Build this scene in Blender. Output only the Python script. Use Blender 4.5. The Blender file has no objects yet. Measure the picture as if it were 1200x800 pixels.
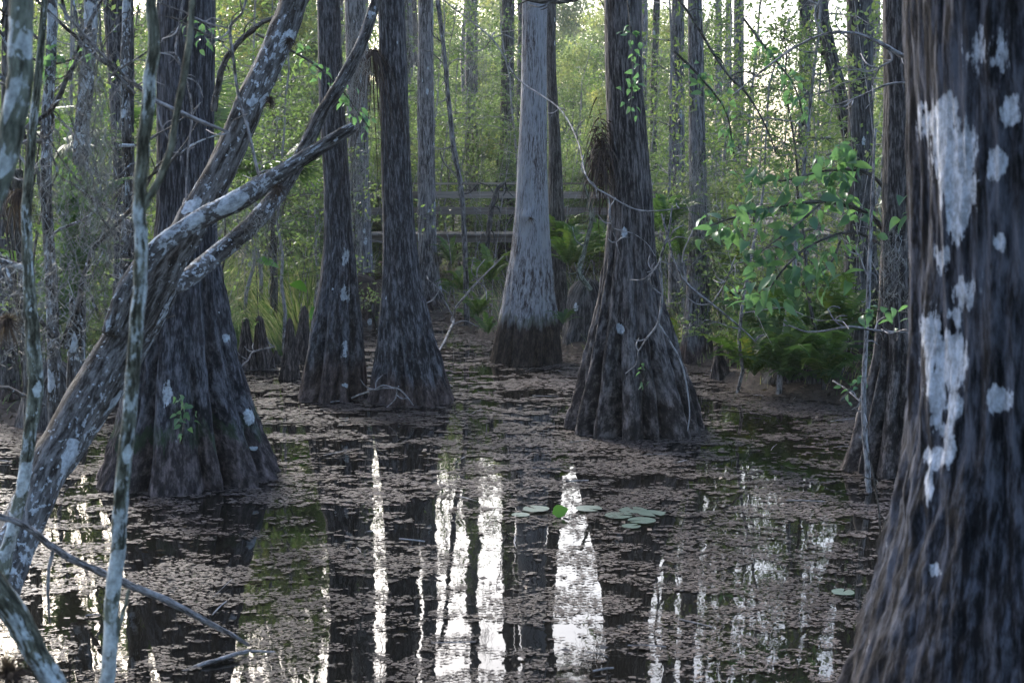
import bpy, math, random
import numpy as np
from mathutils import Vector, Matrix

S = bpy.context.scene
C = S.collection
R = math.radians
rng = np.random.default_rng(7)
random.seed(7)

HAZE = .0004
# ------------------------------------------------------------------ camera
CAMH, FPX, HORIZ = 2.5, 1667.0, 215.0
PITCH = math.atan((400 - HORIZ) / FPX)
cam = bpy.data.cameras.new("camera")
cam.lens = 50.0
cam.sensor_width = 36.0
cam.clip_start = 0.1
cam.clip_end = 600
cam.dof.use_dof = True
cam.dof.focus_distance = 15.0
cam.dof.aperture_fstop = 4.6
co = bpy.data.objects.new("camera", cam)
C.objects.link(co)
co.location = (0, 0, CAMH)
co.rotation_euler = (math.pi / 2 - PITCH, 0, 0)
S.camera = co

# ------------------------------------------------------------------ sky, sun, exposure
SUN_EL, SUN_AZ = 26.0, -27.0
w = bpy.data.worlds.new("World")
S.world = w
w.use_nodes = True
wn = w.node_tree
bg = wn.nodes["Background"]
sky = wn.nodes.new("ShaderNodeTexSky")
sky.sky_type = 'NISHITA'
sky.sun_disc = False
sky.sun_elevation = R(SUN_EL)
sky.sun_rotation = R(SUN_AZ)
sky.air_density = 1.0
sky.dust_density = 4.0
sky.ozone_density = 3.0
wn.links.new(sky.outputs[0], bg.inputs[0])
bg.inputs[1].default_value = 0.15
sun = bpy.data.lights.new("sun", 'SUN')
sun.energy = 1.9
sun.angle = R(12)
sun.color = (1.0, 0.97, 0.92)
so = bpy.data.objects.new("sun", sun)
C.objects.link(so)
sd = Vector((math.sin(R(SUN_AZ)) * math.cos(R(SUN_EL)), math.cos(R(SUN_AZ)) * math.cos(R(SUN_EL)), math.sin(R(SUN_EL))))
so.rotation_euler = sd.to_track_quat('Z', 'Y').to_euler()
so.location = sd * 50
S.view_settings.view_transform = 'Standard'
S.view_settings.look = 'None'
S.view_settings.exposure = 1.97
S.view_settings.gamma = 1
S.cycles.use_denoising = True
S.cycles.max_bounces = 6
S.cycles.diffuse_bounces = 3
S.cycles.glossy_bounces = 3
S.cycles.transmission_bounces = 3
S.cycles.caustics_reflective = False
S.cycles.caustics_refractive = False

# ------------------------------------------------------------------ pixel -> place
cp, sp_ = math.cos(PITCH), math.sin(PITCH)


def ray(px, py):
    u, v = (px - 600) / FPX, (400 - py) / FPX
    return np.array([u, cp + v * sp_, -sp_ + v * cp])


def P(px, py, d):                      # point of the place seen at a photo pixel, d metres ahead
    r = ray(px, py)
    return np.array([0, 0, CAMH]) + r * (d / r[1])


def PW(px, py, z=0.0):                 # ... on the water
    r = ray(px, py)
    return np.array([0, 0, CAMH]) + r * ((z - CAMH) / r[2])


# ------------------------------------------------------------------ noise
def _h(i, j, k, s):
    n = (i * 374761393 + j * 668265263 + k * 2147483647 + s * 1274126177) & 0xFFFFFFFF
    n = ((n ^ (n >> 13)) * 1274126177) & 0xFFFFFFFF
    n = (n ^ (n >> 16)) & 0xFFFFFFFF
    return n.astype(np.float64) / 4294967295.0


def vn(p, s=0):
    p = np.asarray(p, float)
    f = np.floor(p)
    t = p - f
    t = t * t * (3 - 2 * t)
    i = f.astype(np.int64)
    out = 0
    for a in (0, 1):
        wx = t[:, 0] if a else 1 - t[:, 0]
        for b in (0, 1):
            wy = t[:, 1] if b else 1 - t[:, 1]
            for c in (0, 1):
                wz = t[:, 2] if c else 1 - t[:, 2]
                out = out + wx * wy * wz * _h(i[:, 0] + a, i[:, 1] + b, i[:, 2] + c, s)
    return out


def fbm(p, s=0, o=3):
    a, tot, r = 1.0, 0.0, 0.0
    p = np.asarray(p, float)
    for k in range(o):
        r = r + a * vn(p, s + k)
        tot += a
        a *= 0.5
        p = p * 2.03 + 7.1
    return r / tot


# ------------------------------------------------------------------ mesh building
def mk_mesh(name, V, F, attrs=None, smooth=True):
    """V (n,3); F list of int arrays (m,k)"""
    me = bpy.data.meshes.new(name)
    V = np.asarray(V, np.float32)
    me.vertices.add(len(V))
    me.vertices.foreach_set("co", V.ravel())
    F = [np.asarray(f, np.int32) for f in (F if isinstance(F, list) else [F]) if len(f)]
    nl = sum(f.size for f in F)
    npoly = sum(len(f) for f in F)
    me.loops.add(nl)
    me.loops.foreach_set("vertex_index", np.concatenate([f.ravel() for f in F]))
    me.polygons.add(npoly)
    tot = np.concatenate([np.full(len(f), f.shape[1], np.int32) for f in F])
    st = np.concatenate([[0], np.cumsum(tot)[:-1]]).astype(np.int32)
    me.polygons.foreach_set("loop_start", st)
    me.polygons.foreach_set("loop_total", tot)
    me.polygons.foreach_set("use_smooth", np.full(npoly, smooth))
    me.update(calc_edges=True)
    for k, a in (attrs or {}).items():
        a = np.asarray(a, np.float32)
        at = me.attributes.new(k, 'FLOAT_VECTOR' if a.ndim == 2 else 'FLOAT', 'POINT')
        at.data.foreach_set('vector' if a.ndim == 2 else 'value', a.ravel())
    return me


def frames(p):
    p = np.asarray(p, float)
    t = np.gradient(p, axis=0)
    t /= np.linalg.norm(t, axis=1)[:, None] + 1e-9
    a = np.array([1.0, 0, 0]) if abs(t[0, 0]) < 0.8 else np.array([0, 1.0, 0])
    n = a - t[0] * a.dot(t[0])
    n /= np.linalg.norm(n)
    N = [n]
    for i in range(1, len(p)):
        n = N[-1] - t[i] * N[-1].dot(t[i])
        n /= np.linalg.norm(n) + 1e-9
        N.append(n)
    N = np.array(N)
    B = np.cross(t, N)
    return t, N, B


class Geo:
    def __init__(s):
        s.V, s.F3, s.F4, s.A, s.n = [], [], [], {}, 0

    def add(s, V, F4=None, F3=None, **A):
        V = np.asarray(V, float)
        if F4 is not None and len(F4): s.F4.append(np.asarray(F4) + s.n)
        if F3 is not None and len(F3): s.F3.append(np.asarray(F3) + s.n)
        for k, a in A.items():
            s.A.setdefault(k, []).append(a)
        s.V.append(V)
        s.n += len(V)

    def tube(s, pts, rad, sides=6, rough=0.0, seed=0, cap=True, lich=0.0, squash=None):
        pts = np.asarray(pts, float)
        rad = np.asarray(rad, float)
        t, N, B = frames(pts)
        n = len(pts)
        th = np.arange(sides) * 2 * np.pi / sides
        L = np.concatenate([[0], np.cumsum(np.linalg.norm(np.diff(pts, axis=0), axis=1))])
        r = rad[:, None] * np.ones(sides)[None, :]
        if rough:
            q = np.stack([np.cos(th)[None, :] * 2.2 + 0 * L[:, None], np.sin(th)[None, :] * 2.2 + 0 * L[:, None], (L / max(rad.mean(), 1e-4))[:, None] * 0.6 + 0 * th[None, :]], -1).reshape(-1, 3)
            r = r * (1 + rough * (fbm(q + seed * 13.7, seed, 3).reshape(n, sides) - 0.5) * 2)
        V = pts[:, None, :] + r[..., None] * (np.cos(th)[None, :, None] * N[:, None, :] + np.sin(th)[None, :, None] * B[:, None, :])
        rm = float(rad.mean()) * np.ones((n, 1))
        bc = np.stack([rm * np.cos(th) + seed * 3.1, rm * np.sin(th), L[:, None] + 0 * th[None, :]], -1).reshape(-1, 3)
        i = np.arange(n - 1)[:, None] * sides
        j = np.arange(sides)[None, :]
        k = (j + 1) % sides
        F = np.stack([i + j, i + k, i + sides + k, i + sides + j], -1).reshape(-1, 4)
        V = V.reshape(-1, 3)
        F3 = None
        li = np.full(len(V), lich) if np.isscalar(lich) else np.repeat(lich, sides)
        if cap:
            V = np.vstack([V, pts[-1] + t[-1] * rad[-1] * .4, pts[0]])
            bc = np.vstack([bc, bc[-1], bc[0]])
            li = np.append(li, [li[-1], li[0]])
            a = (n - 1) * sides + np.arange(sides)
            b = (n - 1) * sides + (np.arange(sides) + 1) % sides
            F3 = np.vstack([np.stack([a, b, np.full(sides, n * sides)], -1),
                            np.stack([(np.arange(sides) + 1) % sides, np.arange(sides), np.full(sides, n * sides + 1)], -1)])
        s.add(V, F, F3, bc=bc, lich=li, wet=np.zeros(len(V)))

    def mesh(s, name, loc=(0, 0, 0), smooth=True):
        V = np.vstack(s.V) - np.asarray(loc, float)
        F = []
        if s.F4: F.append(np.vstack(s.F4))
        if s.F3: F.append(np.vstack(s.F3))
        return mk_mesh(name, V, F, {k: np.concatenate(a) for k, a in s.A.items()}, smooth)


def spline(pts, n):
    """Catmull-Rom resample of rows (any columns)"""
    p = np.asarray(pts, float)
    if len(p) == 2:
        t = np.linspace(0, 1, n)[:, None]
        return p[0] * (1 - t) + p[1] * t
    q = np.vstack([2 * p[0] - p[1], p, 2 * p[-1] - p[-2]])
    u = np.linspace(0, len(p) - 1 - 1e-6, n)
    i = u.astype(int)
    t = (u - i)[:, None]
    a, b, c, d = q[i], q[i + 1], q[i + 2], q[i + 3]
    return 0.5 * (2 * b + (c - a) * t + (2 * a - 5 * b + 4 * c - d) * t ** 2 + (3 * b - a - 3 * c + d) * t ** 3)


# ------------------------------------------------------------------ objects
def tag(o, label=None, cat=None, group=None, kind=None):
    if label: o['label'] = label
    if cat: o['category'] = cat
    if group: o['group'] = group
    if kind: o['kind'] = kind
    return o


def empty(name, loc, label, cat, group=None, rz=0):
    o = bpy.data.objects.new(name, None)
    o.empty_display_size = .2
    C.objects.link(o)
    o.location = [float(v) for v in loc]
    o.rotation_euler = (0, 0, rz)
    return tag(o, label, cat, group)


def put(name, me, mat, parent=None, loc=(0, 0, 0), rot=(0, 0, 0), sc=1.0):
    o = bpy.data.objects.new(name, me)
    if mat is not None and not me.materials:
        me.materials.append(mat)
    C.objects.link(o)
    o.parent = parent
    o.location = [float(v) for v in loc]
    o.rotation_euler = rot
    o.scale = (sc, sc, sc) if np.isscalar(sc) else sc
    return o


def copy_tree(o, parent=None):
    c = o.copy()
    C.objects.link(c)
    c.parent = parent
    for ch in o.children:
        copy_tree(ch, c)
    return c


# ------------------------------------------------------------------ materials
class NT:
    def __init__(s, name):
        s.m = bpy.data.materials.new(name)
        s.m.use_nodes = True
        s.t = s.m.node_tree
        s.b = s.t.nodes["Principled BSDF"]
        s.out = s.t.nodes["Material Output"]

    def n(s, ty, **kw):
        nd = s.t.nodes.new(ty)
        for k, v in kw.items():
            if k.startswith('_'):
                setattr(nd, k[1:], v)
            else:
                key = int(k[1:]) if k[0] == 'i' and k[1:].isdigit() else k.replace('__', ' ')
                s.link_or_set(nd.inputs[key], v)
        return nd

    def link_or_set(s, inp, v):
        if isinstance(v, bpy.types.NodeSocket):
            s.t.links.new(v, inp)
        else:
            inp.default_value = v

    def attr(s, name, vec=False):
        a = s.n("ShaderNodeAttribute", _attribute_name=name)
        return a.outputs["Vector" if vec else "Fac"]

    def map(s, v, sc, loc=(0, 0, 0)):
        return s.n("ShaderNodeMapping", Vector=v, Scale=sc, Location=loc).outputs[0]

    def noise(s, v, sc=1.0, det=4.0, rough=.6, dist=0.0):
        return s.n("ShaderNodeTexNoise", Vector=v, Scale=sc, Detail=det, Roughness=rough, Distortion=dist).outputs["Fac"]

    def ramp(s, f, st, interp='LINEAR'):
        r = s.n("ShaderNodeValToRGB", Fac=f)
        r.color_ramp.interpolation = interp
        e = r.color_ramp.elements
        while len(e) < len(st): e.new(0.5)
        for el, (p, c) in zip(e, st):
            el.position = p
            el.color = (*c, 1) if len(c) == 3 else c
        return r.outputs[0]

    def mix(s, f, a, b, mode='MIX'):
        m = s.n("ShaderNodeMix", _data_type='RGBA', _blend_type=mode)
        s.link_or_set(m.inputs[0], f)
        for i, v in ((6, a), (7, b)):
            s.link_or_set(m.inputs[i], (*v, 1) if isinstance(v, tuple) and len(v) == 3 else v)
        return m.outputs[2]

    def math(s, op, a, b=0.0, c=0.0, clamp=False):
        m = s.n("ShaderNodeMath", _operation=op, _use_clamp=clamp)
        for i, v in enumerate((a, b, c)): s.link_or_set(m.inputs[i], v)
        return m.outputs[0]

    def bump(s, h, st=.5, dist=.02, normal=None):
        b = s.n("ShaderNodeBump", Strength=st, Distance=dist, Height=h)
        if normal is not None: s.link_or_set(b.inputs["Normal"], normal)
        return b.outputs[0]

    def done(s, col=None, rough=.8, nrm=None, spec=.3):
        if col is not None: s.link_or_set(s.b.inputs["Base Color"], (*col, 1) if isinstance(col, tuple) else col)
        s.link_or_set(s.b.inputs["Roughness"], rough)
        s.b.inputs["Specular IOR Level"].default_value = spec
        if nrm is not None: s.link_or_set(s.b.inputs["Normal"], nrm)
        return s.m


def bark(name, deep, dark, light, pale, pale_amt=.3, k=1.0, spots=.25, speck=0.0, lich=(.50, .54, .58), base=(.07, .05, .045), basel=(.16, .12, .11), bump=.8, moss=None):
    m = NT(name)
    bc = m.attr("bc", True)
    v1 = m.map(bc, (27 * k, 27 * k, 5.5 * k))
    n1 = m.noise(v1, 1.0, 8, .72, .15)
    v2 = m.map(bc, (70 * k, 70 * k, 19 * k), (3, 1, 7))
    n2 = m.noise(v2, 1.0, 5, .7)
    v3 = m.map(bc, (2.2, 2.2, 1.1), (9, 4, 2))
    n3 = m.noise(v3, 1.0, 4, .6)
    fiss = m.math('ADD', m.math('MULTIPLY', n1, .7), m.math('MULTIPLY', n2, .3))
    c1 = m.ramp(fiss, [(.43, deep), (.48, dark), (.525, light), (.585, tuple(x * 2.1 for x in light))])
    pmask = m.math('MULTIPLY', m.ramp(m.math('ADD', m.math('MULTIPLY', n1, .6), m.math('MULTIPLY', n3, .55)), [(.56 - .1 * pale_amt, (0, 0, 0)), (.72 - .1 * pale_amt, (1, 1, 1))]), min(1.0, pale_amt * 1.6))
    c1 = m.mix(pmask, c1, pale)
    cb = m.ramp(fiss, [(.40, tuple(x * .3 for x in base)), (.49, base), (.58, basel), (.66, tuple(x * 1.6 for x in basel))])
    wet = m.attr("wet")
    wn_ = m.math('ADD', wet, m.math('MULTIPLY', m.math('SUBTRACT', m.noise(m.map(bc, (13, 13, 1.3)), 1, 5, .65), .5), 1.15))
    wm = m.ramp(wn_, [(.3, (0, 0, 0)), (.6, (1, 1, 1))])
    c2 = m.mix(wm, c1, cb)
    if moss:
        mm = m.ramp(m.math('MULTIPLY', m.ramp(wn_, [(.15, (0, 0, 0)), (.35, (1, 1, 1)), (.5, (1, 1, 1)), (.66, (0, 0, 0))]), m.noise(m.map(bc, (12, 12, 4)), 1, 5, .7)), [(.38, (0, 0, 0)), (.6, (1, 1, 1))])
        c2 = m.mix(m.math('MULTIPLY', mm, .75), c2, moss)
    # lichen: painted patches plus scattered round spots
    ln = m.noise(m.map(bc, (30, 30, 22), (5, 5, 5)), 1.0, 5, .65)
    ln2 = m.noise(m.map(bc, (9, 9, 5.5), (2, 5, 1)), 1.0, 3, .6)
    lm = m.math('ADD', m.attr("lich"), m.math('ADD', m.math('MULTIPLY', m.math('SUBTRACT', ln, .5), .9), m.math('ADD', m.math('MULTIPLY', m.math('SUBTRACT', ln2, .5), 1.3), m.math('MULTIPLY', m.math('SUBTRACT', fiss, .5), 2.2))))
    lmask = m.ramp(lm, [(.52, (0, 0, 0)), (.60, (.8, .8, .8)), (.74, (1, 1, 1))])
    vo = m.n("ShaderNodeTexVoronoi", Vector=m.map(bc, (7 * k, 7 * k, 4.5 * k), (1, 8, 3)), Scale=1.0, Randomness=1.0)
    gate = m.ramp(n3, [(.47, (0, 0, 0)), (.58, (1, 1, 1))])
    sz = m.math('MULTIPLY', m.math('POWER', m.n("ShaderNodeSeparateColor", Color=vo.outputs["Color"]).outputs[0], 2.2), m.math('MULTIPLY', gate, spots * 1.8))
    dd = m.math('ADD', vo.outputs["Distance"], m.math('ADD', m.math('MULTIPLY', m.math('SUBTRACT', ln, .5), .45), m.math('MULTIPLY', m.math('SUBTRACT', ln2, .5), .3)))
    smask = m.math('GREATER_THAN', m.math('SUBTRACT', sz, .06), dd)
    if speck:
        sp1 = m.noise(m.map(bc, (38, 38, 26), (4, 7, 7)), 1.0, 4, .6)
        smask = m.math('MAXIMUM', smask, m.math('GREATER_THAN', m.math('ADD', sp1, m.math('MULTIPLY', m.math('SUBTRACT', n3, .5), .7)), .70 - speck))
    lall = m.math('MULTIPLY', m.math('MAXIMUM', lmask, smask), m.math('SUBTRACT', 1.0, m.math('MULTIPLY', m.ramp(fiss, [(.34, (1, 1, 1)), (.44, (0, 0, 0))]), .55)))
    lc = m.mix(m.ramp(m.noise(m.map(bc, (34, 34, 24)), 1, 6, .75), [(.38, (0, 0, 0)), (.6, (1, 1, 1))]), tuple(x * .5 for x in lich), tuple(min(1, x * 1.2) for x in lich))
    c3 = m.mix(lall, c2, lc)
    nb = m.bump(fiss, bump, .035 / k)
    return m.done(c3, .85, nb, .2)


M = {}
M['cy_dark'] = bark('cypress bark dark', (.014, .014, .016), (.030, .030, .033), (.080, .080, .088), (.21, .21, .23), .12, 1.0, .12)
M['cy_left'] = bark('cypress bark slate', (.012, .012, .015), (.028, .028, .032), (.074, .074, .084), (.2, .2, .22), .12, 1.0, .11, base=(.045, .036, .036), basel=(.15, .12, .12), moss=(.03, .06, .025))
M['cy_brown'] = bark('cypress bark brown', (.018, .015, .015), (.038, .033, .032), (.092, .082, .080), (.24, .22, .22), .25, 1.0, .09, base=(.045, .036, .033), basel=(.19, .155, .145))
M['cy_pale'] = bark('cypress bark pale', (.045, .035, .035), (.12, .105, .105), (.26, .25, .26), (.36, .36, .38), .8, 1.25, .1, base=(.03, .022, .018), basel=(.075, .055, .045), moss=(.07, .08, .03))
M['cy_front'] = bark('cypress bark near', (.004, .004, .006), (.014, .015, .020), (.042, .046, .060), (.15, .16, .20), .34, 1.0, .0, lich=(.60, .64, .72), base=(.026, .023, .024), basel=(.075, .064, .064), bump=.9)
M['lichen_bark'] = bark('lichen covered bark', (.016, .013, .011), (.05, .042, .035), (.095, .088, .082), (.22, .22, .225), .35, 1.3, .6, .07, lich=(.52, .56, .60))
M['mottled'] = bark('pale lichen bark', (.03, .03, .02), (.09, .09, .065), (.17, .17, .13), (.26, .30, .25), .4, 1.4, .5, .02, lich=(.62, .68, .70))
M['twig'] = bark('bare dead wood', (.05, .045, .042), (.14, .128, .122), (.27, .25, .25), (.4, .39, .4), .5, 2.0, .1)
M['twig_dark'] = bark('dark living twig', (.02, .018, .015), (.05, .045, .038), (.10, .09, .08), (.2, .2, .2), .2, 2.0, .1)
M['far_bark'] = bark('distant grey bark', (.03, .028, .028), (.085, .08, .08), (.17, .16, .16), (.28, .27, .28), .35, .9, .25)
M['far_dark'] = bark('distant dark bark', (.018, .016, .016), (.045, .041, .04), (.09, .083, .08), (.17, .17, .17), .25, .9, .2)


def leafmat(name, stops, trans=.4, rough=.5, objvar=.25):
    m = NT(name)
    r = m.attr("rnd")
    oi = m.n("ShaderNodeObjectInfo")
    f = m.math('ADD', m.math('MULTIPLY', r, 1 - objvar), m.math('MULTIPLY', oi.outputs["Random"], objvar))
    c = m.ramp(f, stops)
    m.done(c, rough, None, .25)
    tr = m.n("ShaderNodeBsdfTranslucent", Color=m.mix(1.0, c, (1.0, 1.15, .6), 'MULTIPLY'))
    mx = m.n("ShaderNodeMixShader", Fac=trans)
    m.t.links.new(m.b.outputs[0], mx.inputs[1])
    m.t.links.new(tr.outputs[0], mx.inputs[2])
    m.t.links.new(mx.outputs[0], m.out.inputs[0])
    return m.m


def mossmat(name, stops, *a_):
    m = NT(name)
    return m.done(m.ramp(m.attr("rnd"), stops), .95, None, .1)


M['leaf_far'] = leafmat('far foliage', [(.0, (.045, .06, .048)), (.35, (.11, .145, .10)), (.65, (.20, .24, .155)), (.87, (.29, .29, .15)), (1, (.40, .36, .18))], .6)
M['leaf_canopy'] = leafmat('canopy foliage', [(.0, (.03, .045, .02)), (.5, (.06, .10, .03)), (1, (.12, .15, .05))], .3)
M['leaf_mid'] = leafmat('sapling foliage', [(.0, (.05, .085, .05)), (.4, (.115, .165, .085)), (.8, (.19, .25, .12)), (1, (.28, .29, .13))], .5)
M['leaf_big'] = leafmat('shrub leaves', [(.0, (.07, .14, .09)), (.5, (.13, .24, .15)), (.85, (.20, .33, .16)), (1, (.32, .38, .14))], .5, .36, .6)
M['frond'] = leafmat('fern fronds', [(.0, (.05, .10, .03)), (.45, (.10, .17, .05)), (.8, (.17, .22, .06)), (1, (.28, .24, .07))], .4, .5, .6)
M['frond_bright'] = leafmat('bright fern fronds', [(.0, (.05, .10, .04)), (.6, (.11, .185, .075)), (1, (.20, .26, .10))], .45, .5, .5)
M['dead'] = leafmat('dead fronds', [(.0, (.022, .015, .012)), (.5, (.055, .038, .032)), (1, (.12, .09, .075))], .05, .8)
M['moss'] = mossmat('hanging moss', [(.0, (.12, .115, .10)), (.5, (.24, .235, .22)), (1, (.40, .40, .38))], .35, .9)
M['airplant'] = leafmat('air plant', [(.0, (.025, .016, .013)), (.5, (.06, .038, .03)), (1, (.12, .085, .065))], .2, .8)
M['sedge'] = leafmat('sedge blades', [(.0, (.05, .08, .035)), (.4, (.14, .21, .09)), (.65, (.25, .28, .14)), (.8, (.40, .36, .25)), (1, (.5, .45, .34))], .45, .6, .05)
M['lily'] = leafmat('lily pad', [(.0, (.10, .14, .11)), (1, (.17, .22, .17))], .05, .3)
M['green_leaf'] = leafmat('bright green leaf', [(.0, (.08, .19, .035)), (1, (.11, .25, .05))], .35, .35)
M['litter'] = leafmat('leaf litter', [(.0, (.035, .025, .02)), (.5, (.10, .075, .06)), (1, (.22, .17, .14))], .1, .7)

# floating scum and leaves
m = NT('floating duckweed and litter')
r = m.attr("rnd")
c = m.ramp(r, [(.0, (.035, .027, .023)), (.3, (.075, .060, .053)), (.6, (.16, .124, .110)), (.85, (.28, .228, .205)), (1, (.38, .33, .30))])
geo = m.n("ShaderNodeNewGeometry").outputs["Position"]
nn = m.noise(geo, 60, 4, .7)
c = m.mix(m.ramp(nn, [(.35, (1, 1, 1)), (.6, (0, 0, 0))]), c, (.05, .04, .036))
M['scum'] = m.done(c, .55, m.bump(nn, .6, .01), .22)

# water
m = NT('swamp water')
geo = m.n("ShaderNodeNewGeometry").outputs["Position"]
h = m.math('ADD', m.noise(m.map(geo, (1.2, .8, 1)), 1.0, 2, .5), m.math('MULTIPLY', m.noise(m.map(geo, (9, 6, 1)), 1.0, 2, .5), .12))
m.b.inputs["IOR"].default_value = 1.34
mw = m.done((.010, .009, .007), .015, m.bump(h, .07, .05), .5)
M['water'] = mw

# ground
m = NT('muddy bank')
geo = m.n("ShaderNodeNewGeometry").outputs["Position"]
n1 = m.noise(geo, 3, 6, .65)
n2 = m.noise(geo, 22, 5, .7)
c = m.ramp(m.math('ADD', m.math('MULTIPLY', n1, .5), m.math('MULTIPLY', n2, .5)), [(.36, (.018, .013, .010)), (.48, (.06, .045, .036)), (.58, (.11, .085, .07)), (.68, (.17, .14, .12))])
M['ground'] = m.done(c, .8, m.bump(n2, .8, .05), .3)

# weathered boards
m = NT('weathered boards')
oc = m.n("ShaderNodeTexCoord").outputs["Object"]
oi = m.n("ShaderNodeObjectInfo").outputs["Random"]
n1 = m.noise(m.map(oc, (1.5, 30, 30)), 1, 5, .6)
c = m.ramp(m.math('ADD', m.math('MULTIPLY', n1, .7), m.math('MULTIPLY', oi, .3)), [(.3, (.12, .10, .085)), (.55, (.24, .205, .18)), (.75, (.38, .335, .30))])
M['board'] = m.done(c, .8, m.bump(n1, .4, .01), .2)


# ------------------------------------------------------------------ ground, water
SHORE = [(-400, 15.0), (-60, 14.5), (60, 14.6), (150, 17.0), (260, 19.6), (330, 20.2), (400, 22.5), (450, 27.0), (520, 26.5), (560, 22.6), (610, 21.4), (680, 20.3), (760, 20.0), (840, 18.4), (880, 16.9), (960, 16.2), (1040, 15.4), (1200, 14.6), (1700, 12)]


def shore_y(x, y):
    px = 600 + x / np.maximum(y, 4.0) * FPX
    a = np.array(SHORE)
    return np.interp(px, a[:, 0], a[:, 1])


def gz(x, y):
    x = np.atleast_1d(np.asarray(x, float)); y = np.atleast_1d(np.asarray(y, float))
    q = np.stack([x, y, 0 * x], -1)
    e = (y - shore_y(x, y)) + (fbm(q * .9, 3, 3) - .5) * 2.0
    t = np.clip(e / 1.6 + .5, 0, 1)
    z = -.35 + .50 * t * t * (3 - 2 * t) + .10 * (fbm(q * 1.7, 9, 3) - .5) + np.clip(e, 0, 60) * .012 + .07 * (fbm(q * 6, 5, 2) - .5)
    return z


def axis(lo, hi, a, b, fine, coarse):
    return np.unique(np.concatenate([np.linspace(lo, a, max(2, int((a - lo) / coarse))), np.linspace(a, b, int((b - a) / fine)), np.linspace(b, hi, max(2, int((hi - b) / coarse)))]))


xs = axis(-260, 260, -13, 13, .12, 5)
ys = axis(-120, 500, 11, 34, .12, 5)
X, Y = np.meshgrid(xs, ys)
Z = gz(X.ravel(), Y.ravel())
V = np.stack([X.ravel(), Y.ravel(), Z], -1)
nx, ny = len(xs), len(ys)
i = (np.arange(ny - 1)[:, None] * nx + np.arange(nx - 1)[None, :])
F = np.stack([i, i + 1, i + nx + 1, i + nx], -1).reshape(-1, 4)
tag(put('ground', mk_mesh('ground', V, F), M['ground']), kind='structure')

xs = axis(-200, 200, -10, 10, 1, 10)
ys = axis(-100, 60, 4, 30, 1, 8)
X, Y = np.meshgrid(xs, ys)
V = np.stack([X.ravel(), Y.ravel(), 0 * X.ravel()], -1)
nx, ny = len(xs), len(ys)
i = (np.arange(ny - 1)[:, None] * nx + np.arange(nx - 1)[None, :])
F = np.stack([i, i + 1, i + nx + 1, i + nx], -1).reshape(-1, 4)
tag(put('water', mk_mesh('water', V, F), M['water']), kind='structure')


# ------------------------------------------------------------------ leaf scattering
def leaves(pos, size, seed=0, asp=.45, flat=0.0, rnd=None, hang=0.0, fold=.0):
    """diamond shaped leaves, one quad each (two tris folded when fold)"""
    g = np.random.default_rng(seed)
    n = len(pos)
    size = size * (0.6 + .8 * g.random(n))
    d = g.normal(size=(n, 3))
    d[:, 2] = d[:, 2] * (1 - flat) - hang
    d /= np.linalg.norm(d, axis=1)[:, None]
    u = g.normal(size=(n, 3))
    u[:, 2] += 2 * flat
    s = np.cross(d, u)
    s /= np.linalg.norm(s, axis=1)[:, None]
    up = np.cross(s, d)
    a = pos
    t = pos + d * size[:, None]
    mid = pos + d * size[:, None] * .45
    l = mid + s * size[:, None] * asp * .5 + up * size[:, None] * fold
    r = mid - s * size[:, None] * asp * .5 + up * size[:, None] * fold
    V = np.stack([a, l, t, r], 1).reshape(-1, 3)
    F = np.arange(4 * n).reshape(n, 4)
    rv = g.random(n) if rnd is None else rnd
    return V, F, np.repeat(rv, 4)


def branchy(seed, h, r0, nb, start=.3, reach=.35, sub=5, lean=.1, up=.5, trunk_sides=7, wob=.06, twig=True, subl=.45):
    """a grown skeleton: returns Geo of trunk, Geo of branches and an array of twig points that carry leaves"""
    g = np.random.default_rng(seed)
    tg, bgeo, pts = Geo(), Geo(), []
    n = 14
    t = np.linspace(0, 1, n)
    px = np.cumsum(g.normal(0, wob, n)) * h * .12
    py = np.cumsum(g.normal(0, wob, n)) * h * .12
    la = g.random() * 6.28
    tr = np.stack([px - px[0] + math.cos(la) * lean * h * t ** 1.5, py - py[0] + math.sin(la) * lean * h * t ** 1.5, t * h - .25], -1)
    rad = r0 * (1 - .85 * t) + .004
    rad[0] *= 1.35
    tg.tube(tr, rad, trunk_sides, .12, seed)
    for b in range(nb):
        f = start + (1 - start) * (b + g.random()) / nb
        k = min(n - 2, int(f * (n - 1)))
        o = tr[k] + (tr[k + 1] - tr[k]) * (f * (n - 1) - k)
        az = b * 2.4 + g.normal(0, .5)
        L = h * reach * (1.15 - .7 * f) * (.6 + .7 * g.random())
        m_ = 7
        s = np.linspace(0, 1, m_)
        rise = up * (.5 + g.random())
        path = o + np.stack([np.cos(az + .5 * s * g.normal()) * L * s, np.sin(az + .5 * s * g.normal()) * L * s, L * (rise * s - .35 * s ** 2)], -1)
        path[1:] += g.normal(0, L * .03, (m_ - 1, 3))
        rb = max(.004, r0 * .35 * (1 - .6 * f))
        bgeo.tube(path, rb * (1 - .8 * s) + .0025, 4, 0, seed + b, cap=False)
        for q in range(sub):
            fs = .25 + .75 * g.random()
            kk = min(m_ - 2, int(fs * (m_ - 1)))
            oo = path[kk]
            a2 = az + g.normal(0, 1.0)
            L2 = L * subl * (.5 + .8 * g.random())
            s2 = np.linspace(0, 1, 4)
            p2 = oo + np.stack([np.cos(a2) * L2 * s2, np.sin(a2) * L2 * s2, L2 * (g.normal(.15, .35) * s2 - .2 * s2 ** 2)], -1)
            p2[1:] += g.normal(0, L2 * .06, (3, 3))
            if twig:
                bgeo.tube(p2, (rb * .4) * (1 - .7 * s2) + .0015, 3, 0, q, cap=False)
            tt = g.random(10)
            pts.append(p2[0] + (p2[-1] - p2[0]) * tt[:, None])
        pts.append(path[3:])
    return tg, bgeo, np.vstack(pts), tr


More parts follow.
